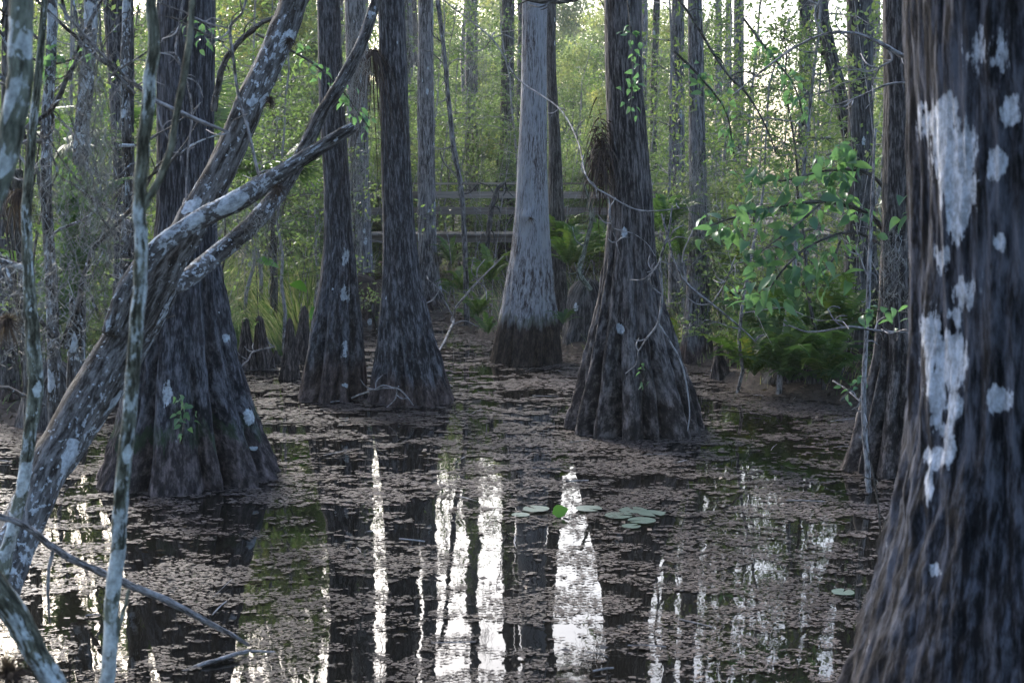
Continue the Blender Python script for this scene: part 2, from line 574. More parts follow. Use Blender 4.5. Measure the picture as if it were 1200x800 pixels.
def scatter(pts, n, sigma, seed):
    g = np.random.default_rng(seed + 99)
    i = g.integers(0, len(pts), n)
    sc = np.array([1, 1, .75]) * sigma
    return pts[i] + g.normal(size=(n, 3)) * sc


def leafmesh(name, pos, size, seed, **k):
    # colour value varies in clumps as well as leaf by leaf
    r = np.clip(.5 + 1.5 * (fbm(pos * .8, seed, 2) - .5) + .5 * (np.random.default_rng(seed).random(len(pos)) - .5), 0, 1)
    V, F, rv = leaves(pos, size, seed, rnd=r, **k)
    return mk_mesh(name, V, F, {'rnd': rv}, smooth=False)


# ------------------------------------------------------------------ the big cypresses, from their outlines
def cypress(name, prof, d, mat, label, top=17.0, nth=96, nz=150, flutes=7, famp=.2, seed=0, stain=(.9, 1.5), lich=None, rough=.05, fzone=1.8, twist=.25, group=None, cat='tree', crown=None, ridge=.4, bump_z=None):
    """prof rows: photo row, left edge, right edge of the trunk"""
    rows = []
    for (py, xl, xr) in prof:
        a, b = P(xl, py, d), P(xr, py, d)
        rows.append((a[2], (a[0] + b[0]) / 2, (b[0] - a[0]) / 2))
    rows.sort()
    rows = np.array(rows)
    z0, c0, r0 = rows[0]
    zt, ct, rt = rows[-1]
    zb = -.45
    rows = np.vstack([[zb, c0, r0 * (1.0 + .25 * (z0 - zb))], rows])
    slope = (rows[-1, 1] - rows[-3, 1]) / max(.3, rows[-1, 0] - rows[-3, 0])
    slope = max(-.03, min(.03, slope))
    rows = np.vstack([rows, [top, ct + slope * (top - zt) * .7, rt * .45]])
    z = np.concatenate([np.linspace(zb, zt, nz), np.linspace(zt, top, 24)[1:]])
    cx = np.interp(z, rows[:, 0], rows[:, 1])
    rr = np.interp(z, rows[:, 0], rows[:, 2])
    ker = np.ones(7) / 7
    cx[4:nz - 4] = np.convolve(cx, ker, 'same')[4:nz - 4]
    rr[4:nz - 4] = np.convolve(rr, ker, 'same')[4:nz - 4]
    g = np.random.default_rng(seed + 50)
    th = np.arange(nth) * 2 * np.pi / nth
    # buttresses: rounded lobes parted by narrow deep clefts, each fading out at a height of its own
    ph = (g.random(flutes) * .75 + np.arange(flutes)) * 2 * np.pi / flutes
    am = g.uniform(.55, 1.0, flutes)
    hk = g.uniform(.55, 1.25, flutes) * fzone
    Zg, Tg = np.meshgrid(z, th, indexing='ij')
    cleft = np.zeros_like(Zg)
    for k in range(flutes):
        tw = g.normal() * .035
        wob = .02 * np.sin(Zg * 3 + k * 2.1) + tw * Zg
        dt = np.abs((Tg - ph[k] - wob + np.pi) % (2 * np.pi) - np.pi)
        wk = g.uniform(.05, .10) * 9 / flutes
        fk = np.clip(1.1 - Zg / hk[k], 0, 1) ** .8
        cleft = np.maximum(cleft, am[k] * fk * (.62 * np.exp(-dt / wk) + .38 * np.exp(-(dt / (wk * 3)) ** 2)))
    ridg = 1 - cleft
    ridg2 = np.zeros_like(Zg)
    for k in range(flutes * 3):
        dt = (Tg - g.random() * 6.28 - twist * g.normal() * Zg * .2 + np.pi) % (2 * np.pi) - np.pi
        ridg2 = np.maximum(ridg2, g.uniform(.4, 1) * np.exp(-(dt / (g.uniform(.05, .10))) ** 2))
    f = np.clip(1 - Zg / fzone, 0, 1) ** 1.2
    f2 = np.clip(1 - Zg / (fzone * 1.7), 0.08, 1)
    mul = 1 + .10 * famp * f - famp * 1.9 * cleft - famp * ridge * f2 * (1 - ridg2) * .35
    Rr = rr[:, None] * mul
    if bump_z:
        for (bz, bt, bh, bs) in bump_z:
            dt = (Tg - bt + np.pi) % (2 * np.pi) - np.pi
            Rr += bh * np.exp(-((Zg - bz) / bs) ** 2 - (dt / .5) ** 2)
    q = np.stack([np.cos(Tg) * rr[:, None] * 20, np.sin(Tg) * rr[:, None] * 20, Zg * 1.6], -1).reshape(-1, 3)
    Rr += (fbm(q + seed, seed, 4).reshape(Zg.shape) - .5) * rough * 2 * np.minimum(rr, .45)[:, None] * 1.6
    cy = d + .02 * np.sin(z * .7 + seed)
    Xv = cx[:, None] + Rr * np.cos(Tg)
    Yv = cy[:, None] + Rr * np.sin(Tg)
    V = np.stack([Xv, Yv, Zg], -1).reshape(-1, 3)
    rref = np.full((len(z), 1), max(.1, 1.35 * float(np.interp(1.8, z, rr))))
    bc = np.stack([np.cos(Tg) * rref + seed * 2.3, np.sin(Tg) * rref, Zg], -1).reshape(-1, 3)
    wet = np.clip(1 - (Zg - stain[0]) / (stain[1] - stain[0]), 0, 1).reshape(-1) if stain else np.zeros(len(V))
    li = np.zeros(len(V))
    if lich:
        # blobs given in photo pixels (x, y, rx, ry, strength) on the side that faces the camera
        rel = V - np.array([0, 0, CAMH])
        fwd = rel[:, 1] * cp - rel[:, 2] * sp_
        upv = rel[:, 1] * sp_ + rel[:, 2] * cp
        sx = 600 + FPX * rel[:, 0] / fwd
        sy = 400 - FPX * upv / fwd
        front = (np.sin(Tg).reshape(-1) < .15)
        for (bx, by, rx, ry, st) in lich:
            dd = ((sx - bx) / rx) ** 2 + ((sy - by) / ry) ** 2
            li = np.maximum(li, np.where(front, st * np.clip(1.35 - .75 * np.sqrt(dd), 0, 1), 0))
    n = len(z)
    i = np.arange(n - 1)[:, None] * nth
    j = np.arange(nth)[None, :]
    k = (j + 1) % nth
    F = np.stack([i + j, i + k, i + nth + k, i + nth + j], -1).reshape(-1, 4)
    base = np.array([cx[np.argmin(abs(z))], d, 0.0])
    root = empty(name, base, label, cat, group)
    put('trunk', mk_mesh('trunk', V - base, F, {'bc': bc, 'lich': li, 'wet': wet}), mat, root)
    root['top'] = top
    return root, np.array([cx[-1], cy[-1], top]) - base, rr[-1]


# tall crowns, one grown shape per kind, shared by the trees that carry them
def crown_set(seed, n_leaf=14000, h=6.0, size=.16):
    tg, bgeo, pts, tr = branchy(seed, h, .12, 12, .05, .55, 7, .05, .45, 6, .05)
    me = leafmesh('crown', scatter(pts, n_leaf, .28, seed), size, seed, asp=.35)
    g2 = Geo()
    g2.V = [v for v in tg.V] ; g2.n = tg.n; g2.F4 = tg.F4[:]; g2.F3 = tg.F3[:]; g2.A = {k: v[:] for k, v in tg.A.items()}
    for V_, in zip(bgeo.V):
        pass
    # merge
    off = g2.n
    g2.V += bgeo.V
    g2.F4 += [f + off for f in bgeo.F4]
    g2.F3 += [f + off for f in bgeo.F3]
    for k_ in g2.A: g2.A[k_] += bgeo.A[k_]
    g2.n += bgeo.n
    return me, g2.mesh('limbs')


CROWNS = [crown_set(900 + k) for k in range(3)]


def add_crown(root, at, k, sc=1.0, rz=0.0, mat='far_bark'):
    me, lm = CROWNS[k % 3]
    l = put('limbs', lm, M[mat], root, (at[0], at[1], at[2] - .3), (0, 0, rz), sc)
    c_ = put('crown', me, M['leaf_canopy'], root, (at[0], at[1], at[2] - .3), (0, 0, rz), sc)
    return c_


T = cypress
r_, a_, _ = T('cypress_tree', [(0, 1068, 1368), (100, 1069, 1366), (200, 1070, 1366), (300, 1071, 1366), (400, 1070, 1368), (470, 1068, 1372), (520, 1064, 1378), (560, 1057, 1386), (620, 1044, 1402), (680, 1028, 1420), (740, 1011, 1440), (800, 993, 1462), (900, 955, 1500), (1048, 890, 1560)],
              5.0, M['cy_front'], 'huge blurred cypress trunk with white lichen patches filling the right edge', 15, 360, 420, 9, .05, 11, (.0, 1.5),
              [(1102, 140, 22, 24, 1.1), (1118, 185, 24, 40, 1.2), (1125, 225, 20, 32, 1.1), (1120, 258, 13, 22, 1.1), (1108, 165, 16, 30, 1.1), (1183, 130, 16, 18, .95), (1168, 192, 13, 16, .85), (1104, 300, 10, 22, .8), (1132, 345, 15, 20, .8), (1120, 372, 8, 14, .85), (1092, 400, 12, 38, 1.0), (1112, 425, 18, 32, 1.1), (1118, 405, 12, 16, 1.1), (1098, 460, 12, 40, 1.0), (1116, 475, 11, 14, 1.05), (1172, 468, 13, 15, 1.25), (1108, 508, 8, 20, .95), (1098, 535, 16, 14, 1.05), (1112, 525, 9, 22, .95), (1095, 667, 7, 9, .95), (1172, 285, 7, 10, .95), (1160, 60, 28, 30, .62), (1088, 560, 7, 26, .8)],
              rough=.055, fzone=1.6, ridge=.5)
add_crown(r_, a_, 0, 1.0)
r_, a_, _ = T('cypress_tree', [(0, 186, 252), (150, 185, 251), (250, 185, 252), (300, 178, 258), (350, 168, 266), (400, 155, 276), (450, 143, 290), (500, 130, 308), (540, 117, 326), (575, 105, 340)],
              12.0, M['cy_left'], 'large slate grey cypress with a wide fluted base behind the leaning mossy trunk', 16, 220, 200, 13, .22, 21, (.05, .75),
              [(292, 488, 6, 9, 1.0), (196, 462, 5, 14, .9), (265, 395, 5, 5, .8), (298, 525, 6, 4, .8)], fzone=2.0, rough=.05)
add_crown(r_, a_, 1)
r_, a_, _ = T('cypress_tree', [(0, 371, 398), (100, 373, 402), (200, 378, 408), (280, 380, 413), (330, 374, 420), (380, 364, 425), (430, 354, 429), (468, 347, 431)],
              16.5, M['cy_dark'], 'slim dark cypress with knobbly buttresses just right of the four knees', 16, 150, 160, 8, .32, 31, (.0, .8),
              [(405, 300, 5, 12, .75), (405, 345, 6, 10, .8), (404, 410, 5, 12, .7)], fzone=1.6)
add_crown(r_, a_, 2)
r_, a_, _ = T('cypress_tree', [(0, 443, 474), (100, 445, 478), (200, 447, 482), (280, 449, 487), (330, 448, 494), (380, 444, 507), (430, 438, 522), (470, 431, 536)],
              16.3, M['cy_dark'], 'straight dark slate cypress with a smoothly flared base left of the pale trunk', 17, 170, 170, 13, .17, 41, (.0, .55), fzone=1.3, rough=.04)
add_crown(r_, a_, 0, 1, 2)
r_, a_, _ = T('cypress_tree', [(0, 612, 641), (100, 611, 641), (200, 606, 641), (260, 603, 643), (300, 598, 646), (340, 591, 650), (380, 583, 655), (405, 578, 658), (432, 571, 661)],
              19.9, M['cy_pale'], 'pale silvery cypress trunk with a dark waterline band standing in the middle', 17, 160, 180, 11, .15, 51, (.28, .86), fzone=1.0, rough=.05, bump_z=[(2.05, 4.4, .05, .09)])
add_crown(r_, a_, 1, 1, 1)
r_, a_, _ = T('cypress_tree', [(0, 708, 752), (100, 710, 753), (200, 714, 762), (250, 712, 766), (300, 708, 769), (350, 699, 779), (400, 687, 794), (450, 674, 812), (503, 660, 829)],
              14.4, M['cy_brown'], 'brown cypress with deeply fluted buttresses and brown skirt right of the pale trunk', 16, 240, 200, 15, .30, 61, (.0, .95),
              [(732, 272, 3, 5, 1.1), (727, 386, 4, 6, 1.2)], fzone=2.1, rough=.05)
add_crown(r_, a_, 2, 1, 1)
r_, a_, _ = T('cypress_tree', [(0, 1034, 1068), (100, 1035, 1070), (250, 1034, 1072), (350, 1030, 1076), (420, 1022, 1086), (480, 1006, 1096), (520, 994, 1102), (555, 981, 1108)],
              12.3, M['cy_brown'], 'grey brown cypress partly hidden behind the huge near trunk', 16, 150, 160, 10, .32, 71, (.0, .8), fzone=1.6)
add_crown(r_, a_, 0, 1, 4)

# slimmer trunks further back
BACK = [
    ([(0, 404, 428), (100, 406, 430), (200, 408, 432), (300, 408, 436), (345, 404, 442), (378, 398, 446)], 25.5, 'far_bark', 'grey trunk standing behind the slim dark cypress', 6),
    ([(0, 490, 508), (150, 489, 509), (300, 490, 512), (340, 487, 518), (366, 481, 525)], 27.5, 'far_bark', 'slender mottled grey trunk between the dark slate cypress and the boardwalk rail', 6),
    ([(0, 545, 560), (160, 545, 560), (250, 544, 562), (320, 540, 566)], 36, 'far_bark', 'pale narrow trunk behind the boardwalk, left one of the two nearest the pale cypress', 5),
    ([(0, 588, 603), (160, 586, 602), (250, 585, 603), (320, 582, 606)], 35, 'far_dark', 'narrow brown trunk behind the boardwalk just left of the pale cypress', 5),
    ([(0, 638, 652), (80, 640, 651), (160, 643, 657), (240, 642, 661), (320, 640, 664), (400, 636, 668)], 22.5, 'far_dark', 'dark lichen spotted trunk half hidden behind the pale cypress', 5),
    ([(0, 787, 802), (150, 785, 802), (250, 785, 804), (350, 782, 806), (390, 778, 810)], 24.5, 'far_bark', 'narrow grey trunk just right of the brown buttressed cypress', 5),
    ([(0, 806, 823), (200, 808, 828), (300, 806, 830), (370, 802, 832), (430, 793, 838)], 19.8, 'far_bark', 'grey brown trunk with split base at the bank beside the fern bank', 6),
    ([(0, 937, 951), (100, 936, 950), (200, 935, 950), (330, 932, 953)], 29, 'far_dark', 'straight dark trunk against the bright gap at upper right', 5),
    ([(0, 992, 1022), (100, 994, 1023), (200, 994, 1024), (300, 990, 1028), (420, 982, 1036)], 19, 'far_dark', 'thick dark trunk beside the leaning one at upper right', 7),
    ([(0, 122, 156), (100, 128, 157), (250, 135, 158), (350, 132, 166), (450, 122, 176), (520, 112, 184)], 16, 'cy_dark', 'dark cypress trunk left of the large slate cypress behind hanging moss', 7),
    ([(0, 860, 872), (200, 858, 872), (330, 856, 874)], 33, 'far_bark', 'distant grey trunk behind the leafy shrub', 5),
    ([(0, 298, 312), (200, 296, 310), (330, 294, 314)], 34, 'far_bark', 'distant grey trunk above the grassy bank', 5),
    ([(0, 92, 104), (200, 90, 104), (400, 86, 108)], 24, 'far_dark', 'dark trunk in the tangle at upper left', 5),
    ([(0, 2, 18), (200, 0, 16), (400, -4, 20), (500, -14, 30)], 15.5, 'far_dark', 'dark trunk at the left edge behind the near mottled stem', 6),
    ([(0, 332, 342), (200, 331, 342), (330, 330, 343)], 38, 'far_dark', 'thin distant trunk behind the fan palm', 4),
    ([(0, 838, 846), (200, 837, 846), (330, 836, 848)], 44, 'far_bark', 'faint far trunk right of the grey brown split base trunk', 4),
]
for k, (prof, d, mt, lab, fl) in enumerate(BACK):
    tp = max(14.0, d * .36)
    r_, a_, _ = T('swamp_tree', prof, d, M[mt], lab, tp, 30, 60, fl, .2, 200 + k, (.0, .5), None, .06, 1.0)
    if k not in (10, 15):
        add_crown(r_, a_, k, .9 + .04 * (k % 4), k * 1.3)

# the leaning dark one at upper right
def px_path(rows, d=None, n=40):
    """rows of (px, py, width px[, depth]) -> points and radii"""
    q = []
    for row in rows:
        dd = row[3] if len(row) > 3 else d
        p = P(row[0], row[1], dd)
        q.append([*p, row[2] / 2 / FPX * dd])
    s = spline(q, n)
    return s[:, :3], np.maximum(s[:, 3], .0012)


def stem_thing(name, lab, cat, parts, mat, group=None, base=None, name_part='stem'):
    """parts: list of (part name, list of rows lists, sides, rough, lich)"""
    built = []
    for (pn, rowsets, sides, rough, lich) in parts:
        g = Geo()
        for k, rows in enumerate(rowsets):
            n = max(10, int(len(rows) * 9))
            p, r = px_path(rows, None, n)
            # uneven, knotty run
            off = (fbm(np.stack([np.arange(n) * .35, np.full(n, k * 3.7), np.full(n, 1.)], -1), 5 + k, 2) - .5)
            kn = float(np.clip(.02 / r.max(), .12, 1)) * .55
            p[:, 0] += off * r * kn
            p[:, 2] += (fbm(np.stack([np.arange(n) * .35, np.full(n, k * 5.7), np.full(n, 9.)], -1), 8 + k, 2) - .5) * r * kn
            g.tube(p, r, sides, rough, k + len(pn), lich=lich)
        built.append((pn, g))
    b = built[0][1].V[0][0] if base is None else np.asarray(base, float)
    if len(built) == 1 and built[0][0] == '':
        o = put(name, built[0][1].mesh(name, b), mat, None, b)
        return tag(o, lab, cat, group)
    root = empty(name, b, lab, cat, group)
    for pn, g in built:
        put(pn, g.mesh(pn, b), mat, root)
    return root


stem_thing('leaning_tree', 'dark leaning trunk crossing the bright sky gap at upper right', 'tree',
           [('trunk', [[(952, -160, 15, 22), (961, 0, 17, 22), (972, 60, 17, 22), (985, 115, 17, 22), (1000, 180, 18, 22), (1008, 240, 20, 22), (1012, 330, 22, 22), (1013, 420, 26, 22)]], 14, .12, 0.0),
            ('branch', [[(975, 80, 5, 22), (955, 50, 4, 22), (940, 20, 4, 22), (935, -20, 3, 22)], [(990, 140, 5, 22), (1005, 90, 4, 22), (1012, 40, 4, 22)]], 5, 0, 0.0)], M['far_dark'])

# ------------------------------------------------------------------ the leaning mossy trunk at the left
L0 = [(-10, 700, 58, 7.0), (15, 640, 52, 7.2), (45, 572, 48, 7.4), (83, 496, 45, 7.7), (122, 428, 44, 8.0), (164, 360, 43, 8.3), (198, 304, 41, 8.5), (232, 248, 38, 8.7), (262, 192, 34, 8.8), (288, 132, 33, 8.9), (313, 78, 32, 9.0), (335, 28, 32, 9.1), (352, -15, 31, 9.2), (420, -150, 28, 9.4), (500, -330, 22, 9.6)]
L1 = [(128, 392, 20, 8.0), (148, 342, 24, 8.1), (178, 298, 24, 8.2), (225, 262, 22, 8.3), (272, 238, 24, 8.35), (312, 214, 22, 8.4), (345, 192, 18, 8.4), (380, 170, 15, 8.45), (414, 149, 13, 8.5)]
L2 = [(190, 345, 18, 9.0), (222, 324, 22, 9.2), (252, 300, 22, 9.4), (300, 258, 21, 9.6), (335, 214, 18, 9.8), (356, 176, 17, 9.9), (373, 140, 16, 10.0), (398, 100, 15, 10.1), (425, 48, 13, 10.2), (441, 0, 12, 10.3), (470, -90, 10, 10.4)]
lich0 = .34 + .0 * np.arange(len(L0) * 9)
root = stem_thing('leaning_tree', 'thick lichen blotched trunk leaning from lower left up to the right', 'tree',
                  [('trunk', [L0], 48, .15, .14)], M['lichen_bark'])
b = np.array(root.location)
for rows, sd_, nm in ((L1, 3, 'broken_limb'), (L2, 5, 'limb')):
    g = Geo()
    p, r = px_path(rows, None, 90)
    g.tube(p, r, 26, .14, sd_, lich=.33 if nm == 'broken_limb' else .15)
    put(nm, g.mesh(nm, b), M['lichen_bark'], root)
# second stem lying just under the main one, with the long white streak
stem_thing('dead_log', 'dead log with a long white lichen streak leaning under the thick blotched trunk', 'log',
           [('trunk', [[(30, 600, 34, 8.3), (70, 545, 32, 8.4), (108, 490, 30, 8.5), (150, 428, 24, 8.6), (182, 378, 18, 8.7), (204, 340, 12, 8.8)]], 26, .15, .36)], M['lichen_bark'])


# air plants: tufts of thin curling leaves
def tuft(name, at, n, ln, lab, cat, mat, seed, down=.7, wid=.0028, group=None, up=0.0, spread=(0, 0, 0)):
    g_ = np.random.default_rng(seed)
    Vs, Fs, rv = [], [], []
    m_ = 6
    s = np.linspace(0, 1, m_)
    for k in range(n):
        a = g_.random() * 6.28
        e = g_.normal(.2 + up, .7)
        L = ln * (.4 + .8 * g_.random())
        dr = np.array([math.cos(a) * math.cos(e), math.sin(a) * math.cos(e), math.sin(e)])
        p = dr * L * s[:, None] + np.array([0, 0, -1]) * (down * L * s ** 2)[:, None] + g_.normal(0, L * .035, (m_, 3)) * s[:, None] + g_.normal(0, 1, 3) * spread
        sd_ = np.cross(dr, [g_.normal(), g_.normal(), 1.0])
        sd_ /= np.linalg.norm(sd_)
        wv = wid * (1 - .85 * s)[:, None]
        V_ = np.stack([p - sd_ * wv, p + sd_ * wv], 1).reshape(-1, 3)
        o = len(Vs) * m_ * 2
        i = np.arange(m_ - 1) * 2 + o
        Fs.append(np.stack([i, i + 1, i + 3, i + 2], -1))
        Vs.append(V_)
        rv.append(np.full(m_ * 2, g_.random()))
    me = mk_mesh(name, np.vstack(Vs), np.vstack(Fs), {'rnd': np.concatenate(rv)})
    return tag(put(name, me, M[mat], None, at), lab, cat, group)


tuft('air_plant', P(339, 47, 8.9), 190, .065, 'shaggy brown air plant near the top of the leaning blotched trunk', 'plant', 'airplant', 1)
tuft('air_plant', P(316, 116, 8.8), 190, .06, 'dark brown air plant clinging under the leaning blotched trunk beside the pale twig', 'plant', 'airplant', 2)
tuft('air_plant', P(326, 220, 8.3), 220, .07, 'reddish brown air plant where the broken limb crosses', 'plant', 'airplant', 3)
tuft('air_plant', P(22, 225, 9.0), 300, .13, 'rust brown hanging air plant at the left edge', 'plant', 'airplant', 4, 1.5)
tuft('air_plant', P(8, 375, 6.0), 260, .09, 'blurred tan air plant ball at the far left edge', 'plant', 'airplant', 5)
tuft('air_plant', P(622, 256, 19.5), 80, .09, 'small brown tuft on the face of the pale cypress', 'plant', 'airplant', 6)
tuft('air_plant', P(10, 790, 4.2), 300, .10, 'brown bristly tuft in the bottom left corner', 'plant', 'airplant', 8, .3, .003)
tuft('dead_frond_skirt', P(704, 180, 14.3), 420, .22, 'brown clump of dead fronds hanging on the left of the brown buttressed cypress', 'plant', 'dead', 7, 1.6, .009, spread=(.05, .06, .16))
tuft('dead_frond_skirt', P(436, 60, 16.1), 70, .5, 'straggly brown dead fronds hanging beside the straight dark cypress', 'plant', 'dead', 9, 2.8, .011)

# ------------------------------------------------------------------ near saplings at the left
stem_thing('sapling', 'pale forked sapling with white and green lichen bands standing nearest at left', 'sapling',
           [('trunk', [[(119, 860, 19, 4.6), (125, 800, 18, 4.6), (132, 715, 18, 4.6), (140, 610, 18, 4.6), (149, 510, 17, 4.6), (157, 405, 17, 4.6), (165, 310, 16, 4.6), (163, 240, 16, 4.6), (168, 170, 16, 4.6), (175, 100, 15, 4.6), (180, 50, 14, 4.6), (177, -5, 13, 4.6), (185, -140, 12, 4.6), (180, -400, 8, 4.6)]], 16, .10, .50),
            ('fork', [[(164, 252, 9, 4.6), (176, 228, 9, 4.6), (194, 195, 9, 4.6), (204, 150, 8, 4.6), (214, 95, 8, 4.6), (222, 40, 7, 4.6), (226, -10, 7, 4.6), (232, -120, 5, 4.6)]], 10, .08, .2),
            ('broken_stub', [[(127, 775, 6, 4.6), (138, 738, 6, 4.6), (146, 712, 5, 4.6), (151, 690, 4, 4.6)]], 8, .08, .35)], M['mottled'], base=P(118, 900, 4.6))
stem_thing('sapling', 'thin sapling mottled with chalky white lichen rising by the foot of the leaning trunk', 'sapling',
           [('trunk', [[(-2, 700, 17, 6.2), (8, 645, 16, 6.2), (20, 600, 15, 6.2), (28, 560, 15, 6.2), (36, 500, 16, 6.2), (41, 450, 18, 6.2), (38, 400, 17, 6.2), (35, 350, 15, 6.2), (32, 300, 13, 6.2), (31, 250, 12, 6.2), (38, 150, 10, 6.2), (50, 30, 8, 6.2), (60, -120, 6, 6.2)]], 16, .14, .42)], M['mottled'])
stem_thing('sapling', 'smooth blurred grey stem crossing the upper left corner', 'sapling',
           [('trunk', [[(40, -200, 24, 4.2), (25, -10, 27, 4.2), (25, 50, 27, 4.2), (22, 105, 29, 4.2), (13, 155, 27, 4.2), (3, 200, 24, 4.2), (-14, 250, 24, 4.2), (-40, 330, 26, 4.2), (-60, 600, 30, 4.2), (-70, 900, 34, 4.2)]], 20, .10, .24)], M['mottled'])
stem_thing('fallen_branch', 'thick whitened branch curving down through the bottom left corner', 'branch',
           [('', [[(-60, 610, 34, 4.3), (-20, 672, 34, 4.3), (8, 705, 32, 4.3), (35, 752, 30, 4.3), (62, 800, 28, 4.3), (90, 870, 26, 4.3)]], 20, .14, .55)], M['mottled'])
stem_thing('fallen_branch', 'long bare grey branch slanting down to the right over the water', 'branch',
           [('', [[(-30, 600, 7, 6.0), (0, 605, 8, 6.0), (30, 616, 8, 6.1), (62, 641, 9, 6.2), (100, 662, 9, 6.3), (145, 682, 9, 6.45), (200, 706, 9, 6.6), (248, 731, 7, 6.75), (291, 755, 4, 6.95)],
                  [(62, 641, 5, 6.2), (56, 680, 4, 6.2), (58, 730, 3, 6.2)], [(30, 616, 4, 6.1), (33, 585, 4, 6.1), (42, 555, 3, 6.1)]], 8, .08, .15)], M['twig'])
stem_thing('fallen_branch', 'short grey branch lying in the water below the long bare one', 'branch',
           [('', [[(170, 810, 7, 7.0), (205, 792, 7, 7.1), (245, 776, 6, 7.2), (291, 762, 5, 7.35)], [(291, 762, 3, 7.35), (322, 764, 3, 7.4)]], 8, .08, .1)], M['twig'])
stem_thing('fallen_branch', 'dark sunken stick at the bottom edge right of the short grey branch', 'branch',
           [('', [[(338, 768, 7, 7.55), (355, 785, 9, 7.3), (372, 806, 9, 7.0)]], 8, .08, .0)], M['twig_dark'])

